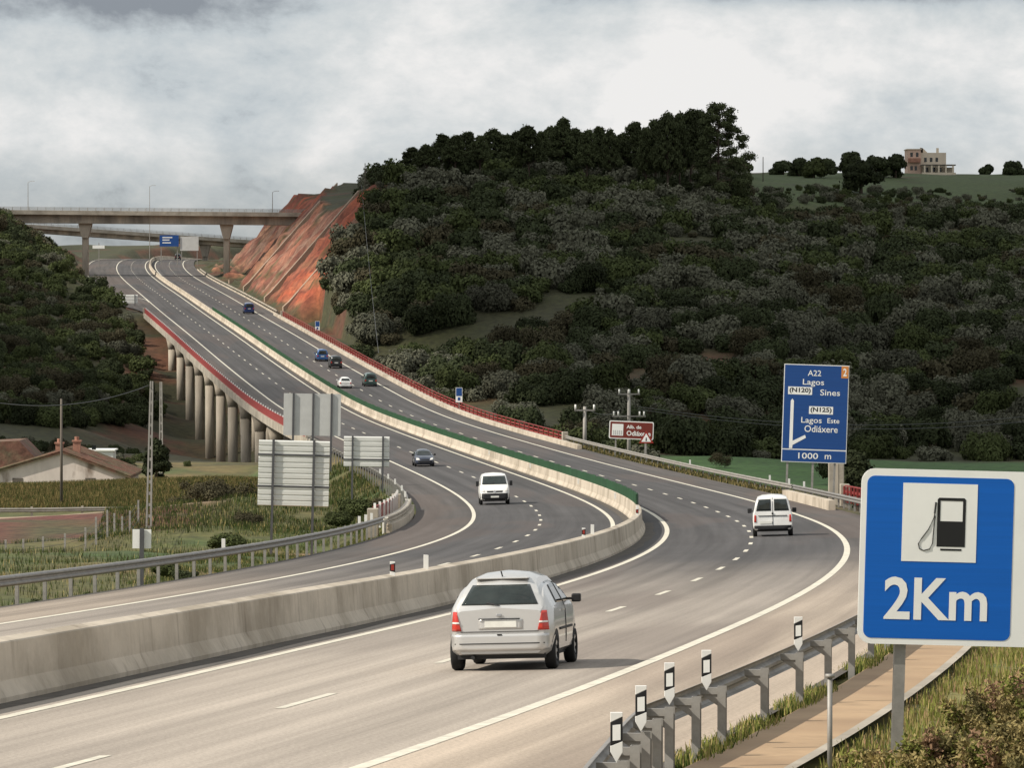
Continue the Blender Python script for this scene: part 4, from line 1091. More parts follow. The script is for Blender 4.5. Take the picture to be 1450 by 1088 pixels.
def ruin(u, v, w, h, y, lab):
    k = y/F; a = world_at(u, v, y); g = G(a.x, y)-.5; r = empty('hut', a, 0, lab, 'hut')
    zb = min(g-a.z, -.3)
    MB().box(0, w*k, 0, 4, zb, h*k).build('wall', M['plaster'], r); MB().box(-.3, w*k+.3, -.3, 4.3, h*k+.005, h*k+.2).build('roof', M['terracotta'], r)
    MB().box(w*k*.4, w*k*.6, -.03, -.002, 0, h*k*.7).build('door', M['wood'], r)
ruin(944, 610, 9, 8, 700, 'tiny white hut at the foot of the dark hill, right of the brown sign')
ruin(960, 609, 22, 3.5, 720, 'low pale wall with a flat top behind the tiny white hut')

# ------------------------------------------------------------ left field: fence and side road
def wire_fence():
    r = empty('wire_fence', world_at(5, 805, 305), 0, 'wire fence on thin concrete posts below the left verge', 'fence'); P = []
    for u, v, y in ((-60, 806, 300), (-30, 806, 302), (8, 806, 304), (33, 806, 305), (61, 805, 307), (92, 804, 309), (121, 803, 312), (136, 802, 318), (152, 800, 324), (162, 799, 331), (173, 798, 338), (184, 796, 346), (196, 793, 356)):
        p = world_at(u, v, y); g = G(p.x, y); P.append(Vector((p.x, y, g)))
        if len(P) == 1: po = pm = MB().box(-.06, .06, -.06, .06, -.3, 1.75).build('post', M['polecon'], r)
        else: po = mesh_copy(pm, r)
        po.location = P[-1]-r.location
    for h in (.3, .7, 1.1, 1.5):
        MB().tube([p+Vector((0, -.07, h))-r.location for p in P], .012, 4).build('strand', M['wire'], r)
wire_fence()
def side_rail():
    a = world_at(-60, 736, 384); r = empty('guardrail', a, 0, 'weathered guardrail of the side road in front of the yellow reeds', 'guardrail')
    P = [world_at(u, 736+(v_), 384+i*.5) for i, (u, v_) in enumerate(((-60, 0), (48, 0), (120, -.5), (193, 0), (262, 3), (330, 7)))]
    for p in P: p.z = G(p.x, p.y)
    def lerp(t): 
        i = min(int(t), len(P)-2); return P[i].lerp(P[i+1], t-i)
    ts = np.linspace(0, 5, 40)
    prof = [(0, .42), (-.06, .46), (-.08, .52), (-.02, .58), (-.08, .66), (-.06, .73), (0, .76), (.02, .76), (.02, .42)]; V = []
    for t in ts:
        p = lerp(t)-a
        V += [(p.x, p.y+yy, p.z+z) for yy, z in prof]
    m = len(prof); Fq = [(i*m+j, i*m+(j+1) % m, (i+1)*m+(j+1) % m, (i+1)*m+j) for i in range(len(ts)-1) for j in range(m)]
    MB().add(V, Fq).build('rail', M['timberrail'], r)
    pm = None
    for t in (.97, 1.95, 2.98, 3.6, 4.3):
        p = lerp(t)-a
        if pm is None: po = pm = MB().box(-.09, .09, .03, .2, -.3, .86).build('post', M['concrete'], r)
        else: po = mesh_copy(pm, r)
        po.location = p
side_rail()

# ------------------------------------------------------------ unseen cloud sheets added to shade the hillsides beside the road
def shade_cloud(name, left, right, y0, y1, Dn=2600.0):
    """left/right: functions of y that bound the shaded ground; the added sheet stands Dn metres up towards the sun"""
    nx, ny = 40, 60
    T, U = np.meshgrid(np.linspace(0, 1, nx), np.linspace(0, 1, ny), indexing='ij')
    Y = y0+(y1-y0)*U+8*np.sin(T*19); X = left(Y)*(1-T)+right(Y)*T+6*np.sin(Y/31)*(1-np.abs(2*T-1))+5*np.sin(Y/23)
    th = (30+60*fbm(X/120, Y/120, 4))*np.clip(np.minimum(np.minimum(T, 1-T), np.minimum(U, 1-U))*8, 0, 1)**.6
    off = SUNDIR*Dn; z0 = -10.0
    top = np.stack([X+off.x, Y+off.y, z0+off.z+th], -1).reshape(-1, 3)
    bot = np.stack([X+off.x, Y+off.y, z0+off.z-th*.25-.5], -1).reshape(-1, 3)
    idx = np.arange(nx*ny).reshape(nx, ny)
    q = np.stack([idx[:-1, :-1], idx[1:, :-1], idx[1:, 1:], idx[:-1, 1:]], -1).reshape(-1, 4)
    rim = np.concatenate([idx[:, 0], idx[-1, 1:], idx[-2::-1, -1], idx[0, -2:0:-1]])
    n = nx*ny; side = np.array([(rim[i], rim[(i+1) % len(rim)], rim[(i+1) % len(rim)]+n, rim[i]+n) for i in range(len(rim))])
    me = np_mesh('added_cloud', np.concatenate([top, bot]), np.concatenate([q, q[:, ::-1]+n, side[:, ::-1]]), True)
    tag(link('added_cloud', me, mat('added_cloud_white', (.8, .8, .8), 1.0, spec=0)), kind='structure')
def road_x(y): return np.interp(y, _Y, _X)
def slant(y): return 0*y
shade_cloud('added_cloud', lambda y: road_x(y)+np.interp(y, [440, 560, 800, 900, 2000], [40, 30, 26, 48, 60]), lambda y: 520+0*y, 455, 1900)
shade_cloud('added_cloud', lambda y: -620+0*y, lambda y: road_x(y)-np.interp(y, [500, 560, 700, 900, 1000, 2000], [60, 40, 34, 26, 30, 40]), 520, 1700)

# ------------------------------------------------------------ foliage
def leaf(name, col, rand=.25, var=.35, scale=.5, transl=.15):
    return mat(name, col, .85, spec=.1, var=var, scale=scale, rand=rand, transl=transl, detail=3)
M['leaf_dark'] = leaf('foliage_dark_evergreen', (.046,.056,.026), rand=.35)
M['leaf_olive'] = leaf('foliage_grey_olive', (.122,.122,.086), rand=.35)
M['leaf_green'] = leaf('foliage_mid_green', (.066,.080,.030), rand=.35)
M['leaf_brown'] = leaf('foliage_brown_scrub', (.070,.062,.036))
M['leaf_pine'] = leaf('foliage_pine', (.066,.078,.036), transl=.2)
M['weed_green'] = leaf('weed_green', (.19,.20,.05), var=.4, scale=3)
M['weed_dry'] = leaf('weed_dry', (.34,.27,.115), var=.4, scale=3)
M['weed_red'] = leaf('weed_reddish', (.32,.20,.12), var=.4, scale=3)
M['reed'] = leaf('dry_reed', (.24,.18,.075), var=.4, scale=.4)
M['vgreen'] = leaf('verge_green', (.050,.075,.018), var=.4, scale=1.0)

def quads(P, size, up=.35, aspect=1.0, nrm=None):
    n = len(P); a = rng.normal(size=(n, 3)); 
    if nrm is not None: a = a*.42+nrm*1.0+np.array([0, 0, .35*up])
    else: a[:, 2] += up
    a /= np.linalg.norm(a, axis=1)[:, None]
    b = np.cross(a, rng.normal(size=(n, 3))); b /= np.linalg.norm(b, axis=1)[:, None]; c = np.cross(a, b)
    s = (size*rng.uniform(.6, 1.35, n))[:, None]
    V = np.stack([P-b*s-c*s*aspect*.55, P+b*s*.7-c*s*aspect, P+b*s+c*s*aspect*.6, P-b*s*.65+c*s*aspect], 1).reshape(-1, 3)
    return V, np.arange(4*n).reshape(n, 4)
def lobes_points(lobes, n, shell=.55):
    L_ = np.array(lobes); w = (L_[:, 3]*L_[:, 4])**1.0; w = w/w.sum()
    k = rng.choice(len(L_), n, p=w); d = rng.normal(size=(n, 3)); d /= np.linalg.norm(d, axis=1)[:, None]
    r = (shell+(1-shell)*rng.random(n)**.6)
    r *= 1+.16*np.sin(d[:, 0]*7+k)*np.cos(d[:, 1]*6+k*2)
    P = L_[k, :3]+d*r[:, None]*np.stack([L_[k, 3], L_[k, 3], L_[k, 4]], -1)
    return P, d
def bush_mesh(name, n, R_=1.0, H=.8, nl=7, size=.09, shell=.6):
    lob = [(0, 0, H*.45, R_*.80, H*.52)]
    for i in range(nl):
        a = rng.uniform(0, 2*math.pi); q = rng.uniform(.35, .72)*R_; z = rng.uniform(.25, .8)*H
        r = rng.uniform(.22, .40)*R_; lob.append((q*math.cos(a), q*math.sin(a), z, r, r*.85))
    P, d = lobes_points(lob, n, shell); k = P[:, 2] > -.05; P, d = P[k], d[k]
    V, Fq = quads(P, size, 1.0, nrm=d)
    return V, Fq
KIND = [('leaf_dark', 'dark evergreen'), ('leaf_olive', 'grey-green olive'), ('leaf_green', 'mid green'), ('leaf_brown', 'brownish')]
protos = {}
for i, (mk, _) in enumerate(KIND):
    for j in range(3):
        V, Fq = bush_mesh('b', 6500, H=rng.uniform(.8, 1.15), nl=10+j*3, size=.036 if mk != 'leaf_brown' else .030, shell=.62 if mk != 'leaf_brown' else .4)
        me = np_mesh('shrub', V, Fq); me.materials.append(M[mk]); protos[(i, j)] = me
low = [bush_mesh('l', 1500, H=1.0, nl=9, size=.055) for _ in range(6)]

def project(x, y, z):
    c, s = math.cos(PIT), math.sin(PIT); d = y*c-z*s; return 725+F*x/d, 544-F*(z*c+y*s)/d, d
def scatter(n, xr, yr, ok, rmin, rmax, sep=.55):
    x = rng.uniform(*xr, n); y = rng.uniform(*yr, n); s, o = station(x, y); z, nat, cut, zr = _surf(x, y, s, o)
    u, v, d = project(x, y, z); k = ok(x, y, z, s, o, u, v, cut)
    x, y, z, s, o, u, v = (q[k] for q in (x, y, z, s, o, u, v))
    r = rmin+(rmax-rmin)*rng.random(len(x))**1.6
    r = r*np.where(u > 1050, np.clip((v-245)/85, .38, 1), 1)
    # simple thinning so that crowns do not sit inside one another
    keep = []; cell = {}
    for i in np.argsort(-r):
        ci = (int(x[i]//6), int(y[i]//6)); bad = False
        for a in (-1, 0, 1):
            for b in (-1, 0, 1):
                for j in cell.get((ci[0]+a, ci[1]+b), ()):
                    if (x[i]-x[j])**2+(y[i]-y[j])**2 < (sep*(r[i]+r[j]))**2: bad = True; break
        if not bad: keep.append(i); cell.setdefault(ci, []).append(i)
    keep = np.array(keep); return x[keep], y[keep], z[keep], r[keep], u[keep], v[keep]
def kind_at(x, y, right=True):
    a = float(fbm(np.array([x/45+3]), np.array([y/45]), 3)[0]); b = rng.random()
    if right: return 1 if b < .34+.3*(a-.5) else (0 if b < .66 else (2 if b < .90 else 3))
    return 0 if b < .42 else (2 if b < .74 else (1 if b < .84 else 3))
def plant(res, nind, label, group, right, sname, slabel):
    x, y, z, r, u, v = res
    order = np.argsort(-(r/y)); ind = order[:nind]; rest = order[nind:]
    for i in ind:
        k = kind_at(x[i], y[i], right); me = protos[(k, rng.integers(3))]
        o = bpy.data.objects.new('shrub', me); C.objects.link(o); o.location = (x[i], y[i], z[i]-.15*r[i])
        o.rotation_euler = (0, 0, rng.uniform(0, 6.28)); o.scale = (r[i], r[i]*rng.uniform(.85, 1.15), r[i]*rng.uniform(.95, 1.45))
        tag(o, KIND[k][1]+' '+label, 'shrub', KIND[k][1]+' '+group)
    Vs = [[] for _ in KIND]; Fs = [[] for _ in KIND]; cnt = [0]*4
    for i in rest:
        k = kind_at(x[i], y[i], right); V, Fq = low[rng.integers(len(low))]; a = rng.uniform(0, 6.28)
        V = V*np.array([r[i], r[i], r[i]*rng.uniform(.9, 1.35)]); V = np.stack([V[:, 0]*math.cos(a)-V[:, 1]*math.sin(a)+x[i], V[:, 0]*math.sin(a)+V[:, 1]*math.cos(a)+y[i], V[:, 2]+z[i]-.15*r[i]], -1)
        Vs[k].append(V); Fs[k].append(Fq+cnt[k]); cnt[k] += len(V)
    b = 0; VV = []; FF = []; mi = []
    for k in range(4):
        if not Vs[k]: continue
        V = np.concatenate(Vs[k]); Fq = np.concatenate(Fs[k]); VV.append(V); FF.append(Fq+b); b += len(V); mi.append(np.full(len(Fq), k))
    if VV:
        me = np_mesh(sname, np.concatenate(VV), np.concatenate(FF)); me.polygons.foreach_set('material_index', np.concatenate(mi).astype(np.int32))
        tag(link(sname, me, [M[k[0]] for k in KIND]), slabel, 'undergrowth', kind='stuff')
def okR(x, y, z, s, o, u, v, cut):
    fld = (y < 672) & (x > 14); clear = fbm(x/30+11, y/22+4, 3)
    rnd = rng.random(len(x)); top = ((u > 1055) & ((v < 268) | ((v < 276+58*fbm(x/26+70, y/60, 3)) & (rnd < .78)))) | ((u < 1055) & (v < 276) & (rnd < .6)) | ((u < 520) & (v < 325))
    return (o > 17) & (u > 425) & (u < 1510) & ~cut & ~fld & ~top & (clear > .325) & (v > 205) & ((y > 700) | (rng.random(len(x)) < .9)) & ((u > 455) | (v < 300))
resR = scatter(26000, (-75, 150), (560, 1150), okR, 1.0, 4.4, sep=.60)
plant(resR, 185, 'shrub on the big wooded hillside right of the motorway', 'shrubs on the right hillside', True, 'undergrowth', 'dense low undergrowth covering the right-hand hillside')
def okL(x, y, z, s, o, u, v, cut):
    clear = fbm(x/20+31, y/20+4, 3)
    return (o < -15.5-6*sstep(860, 960, s)) & (u > -60) & (u < 262) & (s > 640) & (v > 270) & (v < 605) & (y > 590) & (clear > .325)
resL = scatter(16000, (-160, -40), (560, 1250), okL, .7, 3.0, sep=.58)
plant(resL, 75, 'shrub on the steep hillside left of the viaduct', 'shrubs on the left hillside', False, 'undergrowth', 'low undergrowth covering the left-hand hillside')
def okM(x, y, z, s, o, u, v, cut):
    return (o < -23) & (o > -60) & (u > -40) & (u < 420) & (v > 590) & (v < 690) & (y > 480) & (fbm(x/9, y/9, 3) > .5)
resM = scatter(1500, (-90, -10), (440, 640), okM, .5, 1.3)
plant(resM, 20, 'small shrub in the valley below the viaduct pillars', 'small shrubs below the viaduct', False, 'undergrowth', 'scattered weeds in the valley below the viaduct pillars')

def tree(name, u, v, y, h, w, mk, label, group, nl=9, n=5200, size=.3, trunk=.35, cat='tree'):
    a = world_at(u, v, y); g = G(a.x, y); r = empty(name, (a.x, y, g-.2), rng.uniform(0, 6), label, cat, group)
    lob = [(0, 0, h*.62, w*.36, h*.26)]
    for i in range(nl):
        t = rng.uniform(trunk, .93); an = rng.uniform(0, 6.28); q = w*.5*rng.uniform(.35, .8)*math.sin(math.pi*min(1, .25+t*.72)); rr = w*rng.uniform(.16, .26)
        lob.append((q*math.cos(an), q*math.sin(an), h*t, rr, rr*.7))
    P, d = lobes_points(lob, n, .45); V, Fq = quads(P, size, .6, nrm=d)
    link('crown', np_mesh('crown', V, Fq), M[mk], r)
    mb = MB().tube([(0, 0, -.5), (w*.02, 0, h*.4), (0, w*.02, h*.85)], w*.045, 8, w*.015)
    for l in lob[1:]: mb.tube([(0, 0, l[2]*.7), (l[0]*.5, l[1]*.5, l[2]*.86), (l[0], l[1], l[2])], w*.016, 5, w*.006)
    mb.build('trunk', M['bark'], r, True)
    return r
# pines along the ridge
def pine_proto(h, w, n, seed):
    r = empty('pine_tree'); lob = []
    nl = 52
    for i in range(nl):
        t = .34+.62*i/(nl-1); an = i*2.4+seed; q = w*.5*min(1, 1.25*(1-t)**.62)*rng.uniform(.4, 1.05); rr = w*rng.uniform(.09, .17)*(1.15-.5*t)
        lob.append((q*math.cos(an), q*math.sin(an), h*t+q*.25, rr, rr*.62))
    lob.append((0, 0, h*.93, w*.13, h*.08))
    P, d = lobes_points(lob, n, .2); P = P+rng.normal(size=P.shape)*.19; V, Fq = quads(P, .13, .4, 1.4, nrm=d)
    link('crown', np_mesh('crown', V, Fq), M['leaf_pine'], r)
    mb = MB().tube([(0, 0, -1.2), (.15, .1, h*.45), (0, .1, h*.95)], .26, 8, .07)
    for l in lob: mb.tube([(0, 0, l[2]-abs(l[0])*.5-.6), (l[0]*.5, l[1]*.5, l[2]-.4), (l[0], l[1], l[2])], .07, 5, .03)
    mb.build('trunk', M['bark'], r, True)
    return r
pinespec = [(572,236,22),(584,205,34),(604,200,34),(627,190,40),(645,192,34),(662,186,38),(680,190,30),(699,182,40),(718,186,30),(732,184,34),(748,177,40),(766,181,32),(780,176,36),(797,170,42),(815,178,34),(832,182,32),
            (848,178,36),(864,186,30),(880,184,34),(898,173,40),(915,178,30),(928,170,40),(946,164,40),(962,162,34),(978,154,46),(992,158,40)]
pp = [pine_proto(11, 6.2, 7500, i*1.3) for i in range(5)]
used = [False]*5
nm = ['at the far left end', 'second from the left end', 'third from the left end', 'fourth from the left end']
for i, (u, vt, wpx) in enumerate(pinespec):
    y = 985+rng.uniform(-14, 22)+(8 if i % 2 else 0); j = i % 5
    o = pp[j] if not used[j] else copy_tree(pp[j]); used[j] = True
    a = world_at(u, 250, y); g = G(a.x, y); t = world_at(u, vt, y); H = t.z-g
    k = H/11.0*rng.uniform(.93, 1.05); o.location = (a.x, y, g-.2); o.rotation_euler = (0, 0, rng.uniform(0, 6.28)); wk = wpx*1.2/(F/y)/6.2; o.scale = (wk, wk, k)
    tag(o, 'dark pine in the close row along the hilltop skyline, left of the tallest', 'tree', 'pines along the hilltop')
def big_pine():
    y = 975.; a = world_at(1016, 250, y); g = G(a.x, y); t = world_at(1013, 146, y); h = t.z-g
    r = empty('pine_tree', (a.x, y, g-.2), 0, 'tallest pine with tiered spreading branches at the right end of the ridge row', 'tree'); lob = []
    for i in range(60):
        tt = .12+.86*(i/59)**.9; an = i*2.4; side = math.cos(an)
        q = (6.0*(1-tt)**.45+.6)*rng.uniform(.55, 1.05)*(1.15 if side > 0 else .8); rr = rng.uniform(1.0, 1.75)*(1.1-.35*tt)
        lob.append((q*side, q*math.sin(an), h*tt+q*.12, rr, rr*.5))
    P, d = lobes_points(lob, 26000, .15); P = P+rng.normal(size=P.shape)*.24; V, Fq = quads(P, .12, .4, 1.4, nrm=d)
    link('crown', np_mesh('crown', V, Fq), M['leaf_pine'], r)
    mb = MB().tube([(0, 0, -1), (.2, 0, h*.5), (0, 0, h*.97)], .38, 8, .08)
    for l in lob: mb.tube([(0, 0, l[2]-.9), (l[0]*.5, l[1]*.5, l[2]-.5), (l[0], l[1], l[2]-.1)], .09, 5, .03)
    mb.build('trunk', M['bark'], r, True)
big_pine()
for i, (u, vt, wpx, vb, lab) in enumerate([(1109,229,34,252,'leftmost of the round trees left of the villa'),(1131,227,32,252,'second of the round trees left of the villa'),(1153,221,36,252,'third of the round trees left of the villa'),
        (1171,226,30,252,'fourth of the round trees left of the villa'),(1206,216,40,262,'slim tree midway between the pines and the villa'),(1219,234,62,282,'broad dark tree rising in front of the ridge trees, left of the villa'),
        (1240,217,42,256,'tall round tree second left of the villa'),(1268,220,40,254,'round tree directly left of the villa'),(1397,239,20,252,'small round bush-like tree right of the villa'),
        (1434,237,34,250,'low round tree at the right edge of the ridge'),(547,239,36,262,'low round tree at the left end of the pine row'),(1045,247,26,262,'small tree under the tallest pine, to its right')]):
    y = 1000. if u < 1060 else 1130+rng.uniform(-20, 20)
    if u == 1219: y = 1060.
    if u > 1380: y = 1230.
    k = y/F; p = world_at(u, vb, y); g = G(p.x, y); t = world_at(u, vt, y); tree('round_tree', u, vb, y, max(2.5, t.z-g), wpx*k*1.1, 'leaf_dark' if i != 2 else 'leaf_green', 'dark '+lab, None, n=3600, size=.28, trunk=.2)
tree('round_tree', 222, 678, 455, 4.6, 3.4, 'leaf_dark', 'dense dark round tree between the two ladder poles', None, nl=12, n=6000, size=.10, trunk=.15)
tree('round_tree', 1215, 690, 420, 6.0, 5.0, 'leaf_dark', 'dark tree beside the big blue direction sign', None, nl=12, n=6000, size=.13, trunk=.1)
tree('round_tree', 1192, 665, 560, 4.5, 6.0, 'leaf_dark', 'low dark tree farther behind the big blue direction sign', None, nl=12, n=5000, size=.14, trunk=.1)
def lone(u, v, y, r_, mk, lab, hz=.9):
    a = world_at(u, v, y); g = max(G(a.x, y), a.z-.35); V, Fq = bush_mesh('s', 3600, H=.8, nl=9, size=.026, shell=.15) if mk == 'leaf_brown' else bush_mesh('s', 6000, H=1.0, nl=10, size=.045, shell=.5)
    o = link('shrub', np_mesh('shrub', V, Fq), M[mk]); o.location = (a.x, y, g-.1); o.scale = (r_, r_, r_*hz); tag(o, lab, 'shrub')
lone(1020, 655, 600, 1.7, 'leaf_brown', 'bare reddish shrub alone in the green field', 1.1)
lone(255, 722, 392, 1.9, 'leaf_brown', 'brown twiggy bush at the right end of the side road rail')
lone(290, 735, 375, 2.3, 'leaf_brown', 'larger brown twiggy bush right of the side road rail')
lone(330, 720, 400, 2.6, 'leaf_brown', 'brown scrub left of the ribbed sign')
lone(350, 740, 340, 1.6, 'leaf_brown', 'small brown scrub just left of the ribbed sign\'s post')

for u, v, y, r_, mk, lab in [(505,722,352,1.5,'leaf_green','green shrub on the mound behind the third sign seen from behind'),(540,712,352,1.2,'leaf_brown','brown shrub on the mound left of the red and white parapet'),
        (480,735,330,1.2,'leaf_green','green shrub between the ribbed sign and the marker posts'),(412,700,400,1.8,'leaf_brown','brown scrub showing between the posts of the ribbed sign'),
        (238,800,196,.7,'leaf_green','green shrub just behind the left guardrail beside the tiny pale sign'),(262,808,178,.55,'leaf_dark','dark low shrub at the left guardrail, right of the tiny pale sign'),
        (60,848,151,.55,'leaf_dark','dark low shrub under the left guardrail near the picture edge'),(130,838,158,.5,'leaf_green','small green shrub under the left guardrail'),
        (320,765,230,1.0,'leaf_green','green shrub behind the left guardrail, left of the ribbed sign')]:
    lone(u, v, y, r_, mk, lab, .8)
# ------------------------------------------------------------ weeds, reeds and grass
def blades(name, x, y, z, h, w, mats, label, cat, lean=.35, wts=None):
    """n upright bent blades as one 'stuff' mesh"""
    n = len(x); an = rng.uniform(0, 6.28, n); hh = h*rng.uniform(.5, 1.3, n); ww = w*rng.uniform(.6, 1.3, n)
    dx, dy = np.cos(an), np.sin(an); l = lean*hh*rng.random(n); a2 = rng.uniform(0, 6.28, n); lx, ly = np.cos(a2)*l, np.sin(a2)*l
    B = np.stack([x, y, z], -1); W = np.stack([dx*ww, dy*ww, 0*ww], -1); Mid = np.stack([lx*.3, ly*.3, hh*.55], -1); T = np.stack([lx, ly, hh], -1)
    V = np.stack([B-W, B+W, B+Mid+W*.8, B+Mid-W*.8, B+T+W*.25, B+T-W*.25], 1).reshape(-1, 3)
    i = np.arange(n)*6; Fq = np.concatenate([np.stack([i, i+1, i+2, i+3], -1), np.stack([i+3, i+2, i+4, i+5], -1)])
    me = np_mesh(name, V, Fq); k = rng.choice(len(mats), n, p=wts).astype(np.int32); me.polygons.foreach_set('material_index', np.concatenate([k, k]))
    o = link(name, me, [M[q] for q in mats]); return tag(o, label, cat, kind='stuff')
def so_scatter(n, s0, s1, o0, o1, f=None, dens=None):
    s = rng.uniform(s0, s1, n); o = rng.uniform(o0, o1, n); x, y, _ = road(s, o)
    if dens is not None:
        k = dens(s, o, x, y); s, o, x, y = s[k], o[k], x[k], y[k]
    z = _surf(x, y, s, o)[0]+.02; return x, y, z
# left verge
x, y, z = so_scatter(150000, 85, 300, -24, -12.5, dens=lambda s, o, x, y: (fbm(x/1.5, y/3, 3)+(.35*(o > -14)) > .44) & (((s-268)/13)**2+((o+19.3)/2.2)**2 > 1))
blades('grass', x, y, z, .17, .011, ('vgreen', 'weed_dry', 'weed_green', 'leaf_green'), 'weedy grass along the left verge behind the guardrail', 'grass', wts=(.42, .12, .10, .36))
x, y, z = so_scatter(70000, 295, 420, -34, -12.8, dens=lambda s, o, x, y: fbm(x/3, y/3, 3) > .42)
blades('grass', x, y, z, .34, .02, ('vgreen', 'weed_dry', 'leaf_brown', 'leaf_green'), 'overgrown weeds on the mound inside the left bend', 'grass', wts=(.42, .10, .12, .36))
n = 110000; x = rng.uniform(-50, -8, n); y = rng.uniform(396, 432, n); s_, o_ = station(x, y); k = (o_ < -17); x, y, s_, o_ = x[k], y[k], s_[k], o_[k]
z = _surf(x, y, s_, o_)[0]; blades('reeds', x, y, z, .42, .018, ('reed', 'weed_dry', 'vgreen'), 'yellow dry reeds in front of the farmhouse', 'reeds', wts=(.46, .10, .44))
n = 70000; x = rng.uniform(-60, -12, n); y = rng.uniform(190, 372, n); s_, o_ = station(x, y); k = (o_ < -20) & (fbm(x/4, y/8, 3) > .45) & ~((y > 336) & (x < -23)); x, y, s_, o_ = x[k], y[k], s_[k], o_[k]
z = _surf(x, y, s_, o_)[0]; blades('grass', x, y, z, .30, .016, ('vgreen', 'weed_dry', 'leaf_green', 'leaf_brown'), 'rough grass in the low field behind the wire fence', 'grass', wts=(.42, .10, .30, .18))
# right verge below the far rail
x, y, z = so_scatter(26000, 290, 470, 12.1, 15.5); blades('grass', x, y, z, .30, .03, ('weed_dry', 'leaf_brown', 'vgreen'), 'dry brown grass under the far guardrail', 'grass', wts=(.4, .35, .25))
# near right: low sunlit grass
x, y, z = so_scatter(60000, 20, 66, 14.15, 24, dens=lambda s, o, x, y: fbm(x/.8, y/1.5, 3) > .36)
blades('grass', x, y, z, .16, .010, ('weed_green', 'weed_dry', 'weed_red'), 'sunlit short grass beside the path under the fuel sign', 'grass', wts=(.55, .35, .10))
x, y, z = so_scatter(9000, 30, 62, 12.35, 12.95, dens=lambda s, o, x, y: fbm(s/3, o*0, 2) > .5)
blades('grass', x, y, z+.0, .20, .011, ('weed_green', 'vgreen', 'weed_dry'), 'weeds sprouting between the guardrail posts', 'grass', wts=(.45, .3, .25))

def twiggy(x, y, r_, h, mats, wts, label, n=9000):
    """open shrub of fine stems that carry small leaves"""
    g = G(x, y); root = empty('wild_shrub', (x, y, g-.05), 0, label, 'shrub'); wts = np.array(wts)*.55+np.array([.05, .28, .0, .12]); wts = wts/wts.sum()
    ns = 90; P = []; mb = MB(); stems = []
    for i in range(ns):
        a = rng.uniform(0, 6.28); q = r_*rng.uniform(.1, 1.0)**.7; b = np.array([q*.35*math.cos(a), q*.35*math.sin(a), 0.]); hh = h*rng.uniform(.55, 1.08)*(1-.35*(q/r_)**2)
        e = np.array([q*math.cos(a+.2), q*math.sin(a+.2), hh]); m_ = b*.4+e*.6+np.array([0, 0, hh*.10]); stems.append((b, m_, e))
        mb.tube([tuple(b), tuple(m_), tuple(e)], .010, 4, .003, cap=False)
    mb.build('stems', M['bark'], root)
    k = rng.integers(ns, size=n); t = rng.uniform(.15, 1.0, n)[:, None]
    S_ = np.array([[a, b, c] for a, b, c in stems])[k]; p = (1-t)**2*S_[:, 0]+2*t*(1-t)*S_[:, 1]+t*t*S_[:, 2]+rng.normal(size=(n, 3))*.045
    V, Fq = quads(p, .013, .5, 2.2); me = np_mesh('leaves', V, Fq); cl = rng.choice(len(mats), ns, p=wts)[k].astype(np.int32); me.polygons.foreach_set('material_index', cl)
    link('leaves', me, [M[q] for q in mats], root)
A3 = ('weed_green', 'weed_dry', 'weed_red', 'weed_olive')
M['weed_olive'] = leaf('weed_olive', (.20,.17,.075), var=.4, scale=3)
ti = 0
for s, o, r_, h, w, lab in [(33.5, 16.6, .75, .62, (.35,.3,.25,.1), 'low reddish twiggy shrub right of the fuel sign\'s post'), (37, 17.3, .8, .75, (.2,.3,.4,.1), 'reddish brown twiggy shrub behind the fuel sign\'s post'),
        (41, 18.4, .9, .8, (.25,.35,.3,.1), 'twiggy shrub just below the fuel sign\'s bottom edge'), (31.5, 17.6, .7, .6, (.5,.2,.2,.1), 'green twiggy shrub at the bottom right'), 
        (34.5, 18.3, .9, .85, (.3,.3,.2,.2), 'tall twiggy shrub at the right picture edge'), (46, 19, 1.0, .75, (.3,.4,.2,.1), 'yellowish shrub farthest under the fuel sign'), (30.2, 15.9, .5, .35, (.45,.3,.15,.1), 'small shrub at the foot of the fuel sign\'s post'),
        (39, 16.2, .55, .45, (.5,.3,.15,.05), 'small bright green shrub beside the path kerb'), (50, 17.6, .9, .6, (.4,.3,.2,.1), 'low shrub beside the path beneath the sign'), (29.0, 17.0, .6, .5, (.3,.3,.3,.1), 'small shrub cut by the bottom edge'), (31.6, 14.75, .35, .25, (.3,.6,.1,0), 'small yellow flowering weed at the foot of the slim stake'),
        (54, 20.5, 1.2, .8, (.5,.3,.1,.1), 'green shrub at the far end of the near verge')]:
    p = rp(s, o); f_ = 1.0 if r_ < .4 else 1.6; twiggy(p.x, p.y, r_*f_, h*f_*1.15, A3, w, lab, 22000)

